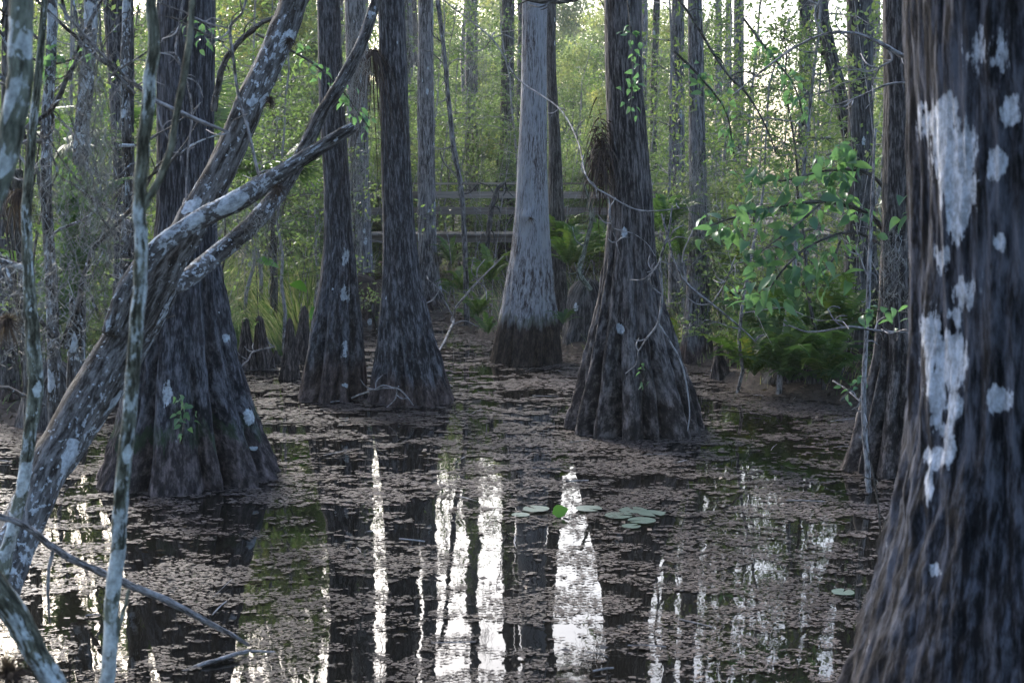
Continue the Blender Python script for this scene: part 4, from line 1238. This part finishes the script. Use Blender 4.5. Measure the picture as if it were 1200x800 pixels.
# fan palms
def fan_mesh(seed, nblade=22, L=.5):
    g1 = np.random.default_rng(seed)
    V, F, rv = [], [], []
    m_ = 5
    s = np.linspace(0.0, 1, m_)
    for k in range(nblade):
        a = -1.9 + 3.8 * k / (nblade - 1)
        Lb = L * (.75 + .3 * math.cos(a * .7)) * g1.uniform(.9, 1.05)
        dr = np.array([math.cos(a), math.sin(a), 0])
        sd_ = np.array([-math.sin(a), math.cos(a), 0])
        p = dr * Lb * s[:, None] + np.array([0, 0, 1]) * (.25 * Lb * s - .5 * Lb * s ** 2)[:, None]
        wv = (.022 * np.array([.35, 1, .9, .5, .05]))[:, None] * L / .5
        V_ = np.stack([p - sd_ * wv, p + sd_ * wv + [0, 0, .006]], 1).reshape(-1, 3)
        o = k * m_ * 2
        i = np.arange(m_ - 1) * 2 + o
        F.append(np.stack([i, i + 1, i + 3, i + 2], -1))
        V.append(V_)
        rv.append(np.full(m_ * 2, g1.random()))
    return mk_mesh('fan', np.vstack(V), np.vstack(F), {'rnd': np.concatenate(rv)})


FAN = [fan_mesh(1), fan_mesh(2)]
FAND = [FAN[0].copy()]
for (px, py, d, n, lab, dead, sc) in ((318, 235, 22, 9, 'green fan palm behind the leaning trunk', False, 1.3), (205, 170, 18, 7, 'fan palm left of the large slate cypress', False, 1.2),
                                      (440, 345, 24, 5, 'dead grey fan palm between the two dark cypresses', True, 1.1), (20, 200, 12, 7, 'fan palm at the left edge', False, 1.0)):
    p = P(px, py, d)
    z0 = float(gz(p[0], d)[0])
    r = empty('fan_palm', (p[0], d, z0), lab, 'palm')
    g1 = np.random.default_rng(px)
    q = Geo()
    hh = p[2] - z0
    for k in range(n):
        a_ = k * 2.4
        el = g1.uniform(.2, 1.2)
        tip = np.array([math.cos(a_) * math.cos(el) * .5 * sc, math.sin(a_) * math.cos(el) * .5 * sc, hh + math.sin(el) * .5 * sc])
        q.tube(spline([[0, 0, hh * .3], [tip[0] * .3, tip[1] * .3, hh * .8], tip], 8), np.full(8, .008), 4, 0, k, cap=False)
        put('fan', (FAND if dead else FAN)[0 if dead else k % 2], M['dead' if dead else 'frond_bright'], r, tip, (g1.normal(0, .3), -el * .6 + (1.2 if dead else 0), a_), sc)
    q.tube(spline([[0, 0, -.1], [.03, 0, hh * .5], [0, 0, hh]], 10), np.full(10, .05), 8, .2, 3)
    put('stalks', q.mesh('stalks'), M['twig_dark'], r)


# ------------------------------------------------------------------ sedge on the bank
def blades(pos, L, seed, wid=.006, bend=.5):
    g1 = np.random.default_rng(seed)
    n = len(pos)
    m_ = 4
    s = np.linspace(0, 1, m_)
    a = g1.random(n) * 6.28
    Ln = L * (.4 + .8 * g1.random(n))
    e = np.abs(g1.normal(0, .35, n))
    dx = np.cos(a)[:, None] * (np.sin(e)[:, None] * s + bend * g1.random(n)[:, None] * s ** 2) * Ln[:, None]
    dy = np.sin(a)[:, None] * (np.sin(e)[:, None] * s + bend * g1.random(n)[:, None] * s ** 2) * Ln[:, None]
    dz = Ln[:, None] * (s - .3 * g1.random(n)[:, None] * s ** 2)
    p = pos[:, None, :] + np.stack([dx, dy, dz], -1)
    b2 = g1.random(n) * 6.28
    sd_ = np.stack([np.cos(b2), np.sin(b2), 0 * b2], -1)[:, None, :] * (wid * (1 - .8 * s))[None, :, None]
    V = np.stack([p - sd_, p + sd_], 2).reshape(-1, 3)
    i = (np.arange(n)[:, None] * m_ * 2 + np.arange(m_ - 1)[None, :] * 2)
    F = np.stack([i, i + 1, i + 3, i + 2], -1).reshape(-1, 4)
    return V, F, np.repeat(g1.random(n), m_ * 2)


def on_ground(px0, px1, extra0, extra1, n, seed):
    g1 = np.random.default_rng(seed)
    px = g1.uniform(px0, px1, n)
    d = np.interp(px, a[:, 0], a[:, 1]) + g1.uniform(extra0, extra1, n)
    x = (px - 600) / FPX * d
    return np.stack([x, d, gz(x, d)], -1)


V, F, rv = blades(on_ground(225, 400, .2, 6, 5200, 1), .95, 1, .015)
tag(put('sedge', mk_mesh('sedge', V, F, {'rnd': rv}), M['sedge']), 'pale green and straw sedge covering the bank behind the knees', 'sedge', kind='stuff')
V, F, rv = blades(on_ground(-200, 1300, .3, 12, 14000, 2), .35, 2)
tag(put('undergrowth', mk_mesh('undergrowth', V, F, {'rnd': rv}), M['sedge']), 'thin grassy undergrowth along the whole bank', 'undergrowth', kind='stuff')

# litter on the bank
pos = on_ground(-300, 1400, -.6, 16, 30000, 3)
pos[:, 2] += .015
V, F, rv = leaves(pos, .09, 4, .5, .85)
tag(put('leaf_litter', mk_mesh('leaf_litter', V, F, {'rnd': rv}, False), M['litter']), 'brown fallen leaves covering the muddy bank', 'leaf litter', kind='stuff')

# bare tangle of vines and dead stems behind the trunks
q = Geo()
g1 = np.random.default_rng(17)
for k in range(420):
    px = g1.uniform(-60, 1200)
    d = float(np.interp(px, a[:, 0], a[:, 1])) + 1 + g1.random() * 10
    x = (px - 600) / FPX * d
    h_ = g1.uniform(.8, 4.5)
    m_ = 7
    s = np.linspace(0, 1, m_)[:, None]
    base = np.array([x, d, float(gz(x, d)[0])])
    tip = base + np.array([g1.normal(0, .5) * h_ * .5, g1.normal(0, .5) * h_ * .5, h_])
    p = base * (1 - s) + tip * s + np.cumsum(g1.normal(0, .045, (m_, 3)), 0) * h_ * .35
    q.tube(spline(p, 12), g1.uniform(.004, .012) * (1 - .6 * np.linspace(0, 1, 12)), 3, 0, k, cap=False)
    if k % 2:
        o = p[3]
        t2 = o + g1.normal(0, .5, 3) * np.array([1, .6, .7])
        q.tube(spline([o, (o + t2) / 2 + g1.normal(0, .06, 3), t2], 7), np.full(7, .004), 3, 0, k, cap=False)
tag(put('vine_tangle', q.mesh('vine_tangle'), M['twig']), 'tangle of thin bare vines and dead stems on the bank', 'vines', kind='stuff')

# ------------------------------------------------------------------ hanging moss at the left
def moss(px, py, d, n, L, spread, lab, seed, group='hanging moss in the left tangle'):
    g1 = np.random.default_rng(seed)
    at = P(px, py, d)
    m_ = 14
    s = np.linspace(0, 1, m_)
    V, F, rv = [], [], []
    for k in range(int(n * (1.9 if d < 9.6 else 1.6))):
        o = g1.normal(0, 1, 3) * np.array([spread * 1.15, spread, .2 * L])
        Ln = L * g1.uniform(.05, .8) ** 1.3
        if k % 2:
            o = np.array([o[0], o[1], -L * g1.random() * .9])
            Ln = L * g1.uniform(.05, .2)
        # sparse strand, curly
        c_ = np.cumsum(g1.normal(0, .018, (m_, 3)), 0)
        shrink = (1 - .45 * s)[:, None]
        p = np.stack([o[0] * shrink[:, 0], o[1] * shrink[:, 0], o[2] - Ln * s], -1) + c_ + .012 * np.sin(s * 25 + g1.random() * 6)[:, None] * [1, 1, 0]
        w_ = .0014 + .0012 * g1.random()
        aa = g1.random() * 6.28
        sd_ = np.array([math.cos(aa), math.sin(aa), 0]) * w_
        V.append(np.stack([p - sd_, p + sd_], 1).reshape(-1, 3))
        i = np.arange(m_ - 1) * 2 + k * m_ * 2
        F.append(np.stack([i, i + 1, i + 3, i + 2], -1))
        rv.append(np.full(m_ * 2, g1.random()))
        # side curls
    me = mk_mesh('spanish_moss', np.vstack(V), np.vstack(F), {'rnd': np.concatenate(rv)})
    # little crossing curls make it fluffy
    return tag(put('spanish_moss', me, M['moss'], None, at), lab, 'moss', group)


MS = [(104, 70, 7.5, 90, 1.0, .05, 'thin grey moss strands right of the blurred corner stem'),
      (76, 170, 7.3, 80, .8, .07, 'grey moss mass at mid height left of the forked sapling'),
      (118, 150, 8.0, 90, .7, .06, 'grey moss hanging just left of the forked sapling'),
      (58, 300, 7.0, 40, .5, .05, 'lower grey moss beard over the chalky sapling'),
      (112, 330, 8.2, 30, .5, .07, 'moss beard above the leaning trunk'),
      (128, 260, 8.6, 50, .45, .05, 'small moss beard beside the forked sapling above the leaning trunk'),
      (20, 330, 6.5, 40, .35, .05, 'moss wisp slanting in at the left edge'),
      (418, 55, 13, 70, .8, .05, 'thin moss wisp near the straight dark cypress top'),
      (410, 190, 18, 120, 1.0, .12, 'faint moss veil between the two dark cypresses'),
      (562, 60, 20, 60, 1.1, .10, 'moss wisp hanging by the narrow trunk at top centre'),
      (300, 250, 9.5, 70, .45, .10, 'stringy moss under the crossing limbs'),
      (820, 190, 19, 120, 1.2, .12, 'dull moss veil on the grey brown trunk at the bank'),
      (1045, 290, 11.6, 60, .5, .06, 'moss beard on the cypress behind the huge near trunk')]
for k, (px, py, d, n, L, sp2, lab) in enumerate(MS):
    moss(px, py, d, n, L, sp2, lab, 500 + k)

# twiggy tangle at the left behind the moss
q = Geo()
g1 = np.random.default_rng(23)
for k in range(52):
    px, py, d = g1.uniform(-20, 160), g1.uniform(-40, 480), g1.uniform(8, 13)
    p0 = P(px, py, d)
    an = g1.uniform(.5, 2.6)
    L = g1.uniform(.4, 1.3)
    tip = p0 + np.array([math.cos(an) * L, g1.normal(0, .3), math.sin(an) * L])
    p = spline([p0, (p0 + tip) / 2 + g1.normal(0, .1, 3), tip], 12)
    p += np.cumsum(g1.normal(0, .008, (12, 3)), 0)
    q.tube(p, g1.uniform(.005, .022) * (1 - .7 * np.linspace(0, 1, 12)), 5, .1, k, cap=False, lich=g1.uniform(0, .45))
tag(put('branch_tangle', q.mesh('branch_tangle'), M['lichen_bark']), 'tangle of lichen spotted branches behind the moss at left', 'branches', kind='stuff')
# slender lichen stems in it
for (rows, lab) in (([(62, -20, 12, 9), (60, 60, 12, 9), (56, 130, 13, 9), (54, 220, 13, 9), (60, 330, 14, 9), (64, 480, 16, 9), (66, 560, 18, 9)], 'lichen spotted slim trunk behind the moss curtain'),
                    ([(108, -20, 16, 10), (104, 60, 17, 10), (96, 160, 18, 10), (92, 260, 18, 10), (90, 400, 20, 10), (84, 520, 24, 10)], 'slim grey trunk wrapped in moss left of the forked sapling'),
                    ([(150, -20, 10, 12), (146, 100, 11, 12), (150, 220, 12, 12), (146, 330, 13, 12), (150, 450, 14, 12)], 'slim dark stem right behind the forked sapling')):
    stem_thing('sapling', lab, 'sapling', [('trunk', [rows], 14, .14, .34)], M['lichen_bark'])


# ------------------------------------------------------------------ big leaved shrub at the right
def big_leaf(L, wid, seed, fold=.12, curl=.2):
    g1 = np.random.default_rng(seed)
    n = 7
    s = np.linspace(0, 1, n)
    w_ = wid * np.sin(math.pi * s ** .75) ** .9
    w_[0] = w_[-1] = 0.001
    x_ = L * s
    z_ = -curl * L * s ** 2 + .05 * L * np.sin(s * 3)
    c_ = np.stack([x_, 0 * s, z_], -1)
    l = np.stack([x_, w_, z_ + fold * w_ * 2], -1)
    r = np.stack([x_, -w_, z_ + fold * w_ * 2], -1)
    V = np.stack([l, c_, r], 1).reshape(-1, 3)
    F = []
    for i in range(n - 1):
        F += [[3 * i, 3 * i + 1, 3 * i + 4, 3 * i + 3], [3 * i + 1, 3 * i + 2, 3 * i + 5, 3 * i + 4]]
    rv = np.full(len(V), .5)
    return V, np.array(F), rv


BL = []
for k in range(3):
    V, F, rv = big_leaf(.15 - .015 * k, .034 + .003 * k, k, .12 + .08 * k, .15 + .2 * k)
    BL.append(mk_mesh('leaf', V, F, {'rnd': rv}))

broot2 = empty('leafy_shrub', P(1000, 470, 12.9), 'big leaved green shrub arching out over the fern bank beside the huge near trunk', 'shrub')
bl = np.array(broot2.location)
STEMS = [[(1046, 460, 8, 12.8), (1050, 330, 7, 12.7), (1030, 262, 6, 12.6), (980, 238, 5, 12.5), (925, 240, 4, 12.4), (870, 252, 3, 12.3), (822, 268, 2, 12.2)],
         [(1050, 340, 5, 12.7), (1048, 250, 5, 12.6), (1020, 205, 4, 12.5), (970, 200, 3, 12.5), (915, 212, 2, 12.4), (880, 205, 2, 12.4)],
         [(1040, 290, 4, 12.6), (1000, 272, 4, 12.2), (955, 285, 3, 12.0), (925, 308, 3, 11.9), (900, 340, 2, 11.8), (886, 358, 2, 11.8)],
         [(960, 240, 3, 12.4), (935, 262, 3, 12.3), (905, 285, 2, 12.2), (885, 300, 2, 12.2)],
         [(985, 282, 3, 12.1), (972, 310, 2, 12.0), (940, 335, 2, 12.0)],
         [(1010, 205, 3, 12.5), (990, 178, 3, 12.5), (968, 182, 2, 12.5)],
         [(1048, 300, 3, 12.3), (1068, 260, 3, 12.2), (1070, 220, 2, 12.2)]]
q = Geo()
g1 = np.random.default_rng(31)
count = 0
for si, rows in enumerate(STEMS):
    p, r = px_path(rows, None, 60)
    q.tube(p, r, 6, .05, si)
    L_ = len(p)
    nl = (84, 52, 58, 34, 30, 22, 12)[si]
    for k in range(nl):
        f = g1.uniform(.42 if si < 2 else .25, 1.0)
        o = p[int(f * (L_ - 1))] + g1.normal(0, 1, 3) * np.array([.09, .12, .07])
        az, el, ro = g1.random() * 6.28, g1.normal(-.55, .5), g1.normal(0, .9)
        lf = put('leaf', BL[int(g1.integers(0, 3))], M['leaf_big'], broot2, o - bl, (ro, -el, az), g1.uniform(.75, 1.3))
        count += 1
        if k % 3 == 0:
            q.tube(np.array([p[int(f * (L_ - 1))], o]), np.array([.003, .002]), 3, 0, k, cap=False)
put('stems', q.mesh('stems', bl), M['twig_dark'], broot2)

# sprigs with leaves elsewhere
def sprig(rows, nl, lab, sc=.8, seed=0, mat='leaf_big'):
    p, r = px_path(rows, None, 30)
    b_ = p[0]
    root = empty('leafy_sprig', b_, lab, 'sprig')
    q = Geo()
    q.tube(p, r, 5, .05, seed)
    g1 = np.random.default_rng(seed)
    for k in range(nl):
        f = g1.uniform(.25, 1)
        o = p[int(f * 29)] + g1.normal(0, .05, 3)
        put('leaf', BL[int(g1.integers(0, 3))], M[mat], root, o - b_, (g1.normal(0, .9), g1.normal(.5, .5), g1.random() * 6.28), sc * g1.uniform(.7, 1.3))
    put('stem', q.mesh('stem', b_), M['twig_dark'], root)
    return root


sprig([(1085, 372, 3, 9.4), (1060, 366, 3, 9.4), (1035, 364, 2, 9.4), (1010, 368, 2, 9.4)], 16, 'sprig of maple like leaves against the side of the huge near trunk', .6, 1)
sprig([(985, 470, 3, 11.6), (1000, 452, 2, 11.6), (1018, 440, 2, 11.6)], 12, 'small leafy sprig in front of the base of the hidden cypress', .5, 2)
sprig([(735, -10, 3, 13.4), (740, 40, 3, 13.3), (742, 90, 2, 13.2), (738, 140, 2, 13.2)], 40, 'leafy vine draping the upper face of the brown buttressed cypress', .55, 3)
sprig([(752, 455, 3, 13.5), (756, 440, 2, 13.4), (752, 430, 2, 13.4)], 6, 'tiny green sprout in a flute of the brown buttressed cypress', .5, 4)
sprig([(212, 520, 4, 11.0), (216, 490, 3, 11.0), (212, 462, 2, 11.0)], 26, 'small green vine growing on the base of the large slate cypress', .5, 5)
sprig([(300, 40, 3, 12.5), (360, 70, 3, 12.5), (400, 105, 2, 12.5), (432, 150, 2, 12.5)], 50, 'leafy green spray left of the straight dark cypress', .55, 6, 'leaf_mid')
sprig([(200, 20, 3, 10.5), (230, 35, 3, 10.5), (262, 50, 2, 10.5)], 24, 'leafy spray in front of the large slate cypress top', .45, 7, 'leaf_mid')
sprig([(20, 60, 3, 9), (60, 75, 3, 9), (110, 60, 2, 9)], 34, 'leafy spray high in the left tangle', .5, 8, 'leaf_mid')
sprig([(870, 20, 3, 13.5), (900, 60, 3, 13.5), (930, 100, 2, 13.5), (945, 150, 2, 13.5)], 60, 'leafy spray drooping in the upper right gap', .6, 9, 'leaf_mid')
sprig([(790, 60, 3, 13.5), (820, 90, 3, 13.5), (850, 130, 2, 13.5), (860, 180, 2, 13.5)], 50, 'leafy spray right of the brown buttressed cypress', .6, 10, 'leaf_mid')
sprig([(880, 330, 3, 13.5), (862, 345, 3, 13.5), (850, 335, 2, 13.5)], 14, 'small leafy twig over the sloping branch', .6, 11, 'leaf_mid')

# the two broad bright leaves by the slim dark cypress
def taro(px, py, d, L, lab, rot):
    V, F, rv = big_leaf(L, L * .34, 1, .1, .25)
    b_ = P(px, py, d)
    z0 = float(gz(b_[0], d)[0])
    root = empty('arrowhead_plant', (b_[0], d, z0), lab, 'plant')
    put('leaf', mk_mesh('leaf', V, F, {'rnd': rv}), M['green_leaf'], root, (0, 0, b_[2] - z0), rot)
    q = Geo()
    q.tube(spline([[0.05, .02, 0], [.02, 0, (b_[2] - z0) * .5], [0, 0, b_[2] - z0]], 8), np.full(8, .006), 5)
    put('stalk', q.mesh('stalk'), M['frond'] if False else M['twig_dark'], root)


taro(364, 360, 18.2, .34, 'broad bright green arrowhead leaf left of the slim dark cypress', (1.2, .9, .2))
taro(360, 340, 18.6, .30, 'second bright green leaf just above the broad one', (1.0, -.3, 2.4))
taro(300, 306, 19.2, .32, 'narrow light green leaf over the sedge bank', (.5, .1, .1))

# ------------------------------------------------------------------ lily pads
def pad_mesh(seed):
    n = 22
    g1 = np.random.default_rng(seed)
    th = np.linspace(.18, 2 * math.pi - .18, n)
    rr_ = 1 + .04 * g1.normal(size=n)
    V = [[0, 0, .0]] + [[rr_[i] * math.cos(th[i]), rr_[i] * math.sin(th[i]), .03 * (g1.random())] for i in range(n)]
    F = [[0, i + 1, i + 2] for i in range(n - 1)]
    return mk_mesh('lily_pad', np.array(V), [np.array(F)], {'rnd': np.full(n + 1, g1.random())}, False)


PD = [pad_mesh(1), pad_mesh(2)]
LP = [(725, 603, 'pale floating lily pad, leftmost of the cluster right of centre'), (742, 597, 'pale lily pad at the back of the cluster right of centre'), (752, 609, 'pale lily pad at the front of the cluster right of centre'),
      (764, 601, 'pale lily pad at the right end of the cluster right of centre'), (740, 616, 'small low lily pad just below the cluster right of centre'), (628, 596, 'pale lily pad left of the upright green leaf'), (610, 603, 'small lily pad farther left of the upright green leaf'),
      (690, 596, 'lone lily pad right of the upright green leaf'), (988, 694, 'lone small lily pad near the huge near trunk')]
for k, (px, py, lab) in enumerate(LP):
    p = PW(px, py, .012)
    o = put('lily_pad', PD[k % 2], M['lily'], None, (p[0], p[1], .008 + .001 * k), (0, 0, k * 1.7), .07 if k in (4, 6, 8) else .105)
    tag(o, lab, 'lily pad', 'lily pads')
p = PW(655, 606, 0)
V, F, rv = big_leaf(.13, .05, 1, .1, .1)
o = put('lily_leaf', mk_mesh('lily_leaf', V, F, {'rnd': rv}), M['green_leaf'], None, (p[0] - .05, p[1], .03), (1.1, -.25, .2))
tag(o, 'single bright green leaf standing out of the water at centre', 'leaf')

# ------------------------------------------------------------------ floating duckweed and litter
g1 = np.random.default_rng(77)
N = 900000
y = 5.2 + (29 - 5.2) * g1.random(N) ** 1.15
x = g1.uniform(-1, 1, N) * (y * .42 + .6)
q3 = np.stack([x * .9, y * 1.6, 0 * x], -1)
q4 = np.stack([x * 3.2, y * 5.0, 0 * x + 5], -1)
q5 = np.stack([x * 13, y * 19.0, 0 * x + 9], -1)
dens = .30 * fbm(q3, 1, 3) + .35 * fbm(q4, 2, 2) + .35 * fbm(q5, 3, 2)
px = 600 + x / y * FPX
shore = np.interp(px, a[:, 0], a[:, 1])
bias = np.clip((y - shore + 2.4) / 2.4, 0, 1) * .12 + np.clip((11.5 - y) / 4, 0, 1) * .028
keep = (g1.random(N) < np.clip((dens + bias - .480) / .10, 0, 1))  & (y < shore + .8)
x, y = x[keep], y[keep]
n = len(x)
sz = .0035 + .0105 * g1.random(n) ** 2.4
sz *= np.clip(y / 9, .8, 2.0)
k6 = 5
th = np.arange(k6) * 2 * np.pi / k6
rr_ = sz[:, None] * (.65 + .6 * g1.random((n, k6)))
rot = g1.random(n)[:, None] * 6.28
st = 1 + 1.0 * g1.random(n)[:, None]
X = x[:, None] + rr_ * np.cos(th + rot) * st
Y = y[:, None] + rr_ * np.sin(th + rot)
tx, ty = g1.normal(0, .07, (2, n, 1))
Z = .006 + .004 * g1.random(n)[:, None] + np.abs(tx) * 0 + (X - x[:, None]) * tx + (Y - y[:, None]) * ty
Z = np.maximum(Z, .003)
V = np.stack([X, Y, Z], -1).reshape(-1, 3)
F = np.arange(n * k6).reshape(n, k6)
rv = np.repeat(np.clip(.5 * fbm(np.stack([x, y, 0 * x], -1) * .7, 8, 2) + .5 * g1.random(n), 0, .97), k6)

tag(put('floating_litter', mk_mesh('floating_litter', V, F, {'rnd': rv}, False), M['scum']), 'pinkish brown duckweed and leaf litter floating on the water', 'duckweed', kind='stuff')
g1 = np.random.default_rng(78)
y = g1.uniform(6, 18, 420); x = g1.uniform(-1, 1, 420) * y * .38
V, F, rv = leaves(np.stack([x, y, .014 + 0 * x], -1), .055, 9, .5, .93)
V[:, 2] = np.clip(V[:, 2], .008, .03)
tag(put('drifting_leaves', mk_mesh('drifting_leaves', V, F, {'rnd': np.clip(rv + .25, 0, 1)}, False), M['litter']), 'scattered larger brown leaves drifting on the water', 'leaves', kind='stuff')
q = Geo()
for k in range(120):
    yy = g1.uniform(6.5, 20) if k % 2 else g1.uniform(14, 21)
    xx = g1.uniform(-1, 1) * yy * .36
    an, L = g1.random() * 6.28, g1.uniform(.06, .35)
    dv = np.array([math.cos(an) * L, math.sin(an) * L, g1.uniform(-.01, .03)])
    pp = spline([np.array([xx, yy, .012]), np.array([xx, yy, .016]) + dv * .5 + g1.normal(0, .008, 3) * [1, 1, 0], np.array([xx, yy, .014]) + dv], 6)
    q.tube(pp, np.full(6, g1.uniform(.002, .006)), 4, 0, k, cap=False)
tag(put('floating_sticks', q.mesh('floating_sticks'), M['twig']), 'small broken sticks floating among the litter', 'sticks', kind='stuff')
print('litter', n, 'objects', len(S.objects), 'tris', sum(len(m.polygons) for m in bpy.data.meshes))

# ------------------------------------------------------------------ the air of the swamp
import bmesh
bm = bmesh.new()
bmesh.ops.create_cube(bm, size=1)
bmesh.ops.scale(bm, vec=(560, 660, 36), verts=bm.verts)
bmesh.ops.translate(bm, vec=(0, 195, 14), verts=bm.verts)
me = bpy.data.meshes.new('haze')
bm.to_mesh(me)
bm.free()
hm = bpy.data.materials.new('haze')
hm.use_nodes = True
ht = hm.node_tree
ht.nodes.clear()
ho = ht.nodes.new("ShaderNodeOutputMaterial")
pv = ht.nodes.new("ShaderNodeVolumePrincipled")
pv.inputs["Color"].default_value = (.93, .96, 1, 1)
pv.inputs["Density"].default_value = HAZE
pv.inputs["Anisotropy"].default_value = .3
ht.links.new(pv.outputs[0], ho.inputs["Volume"])
tag(put('haze', me, hm), kind='stuff')
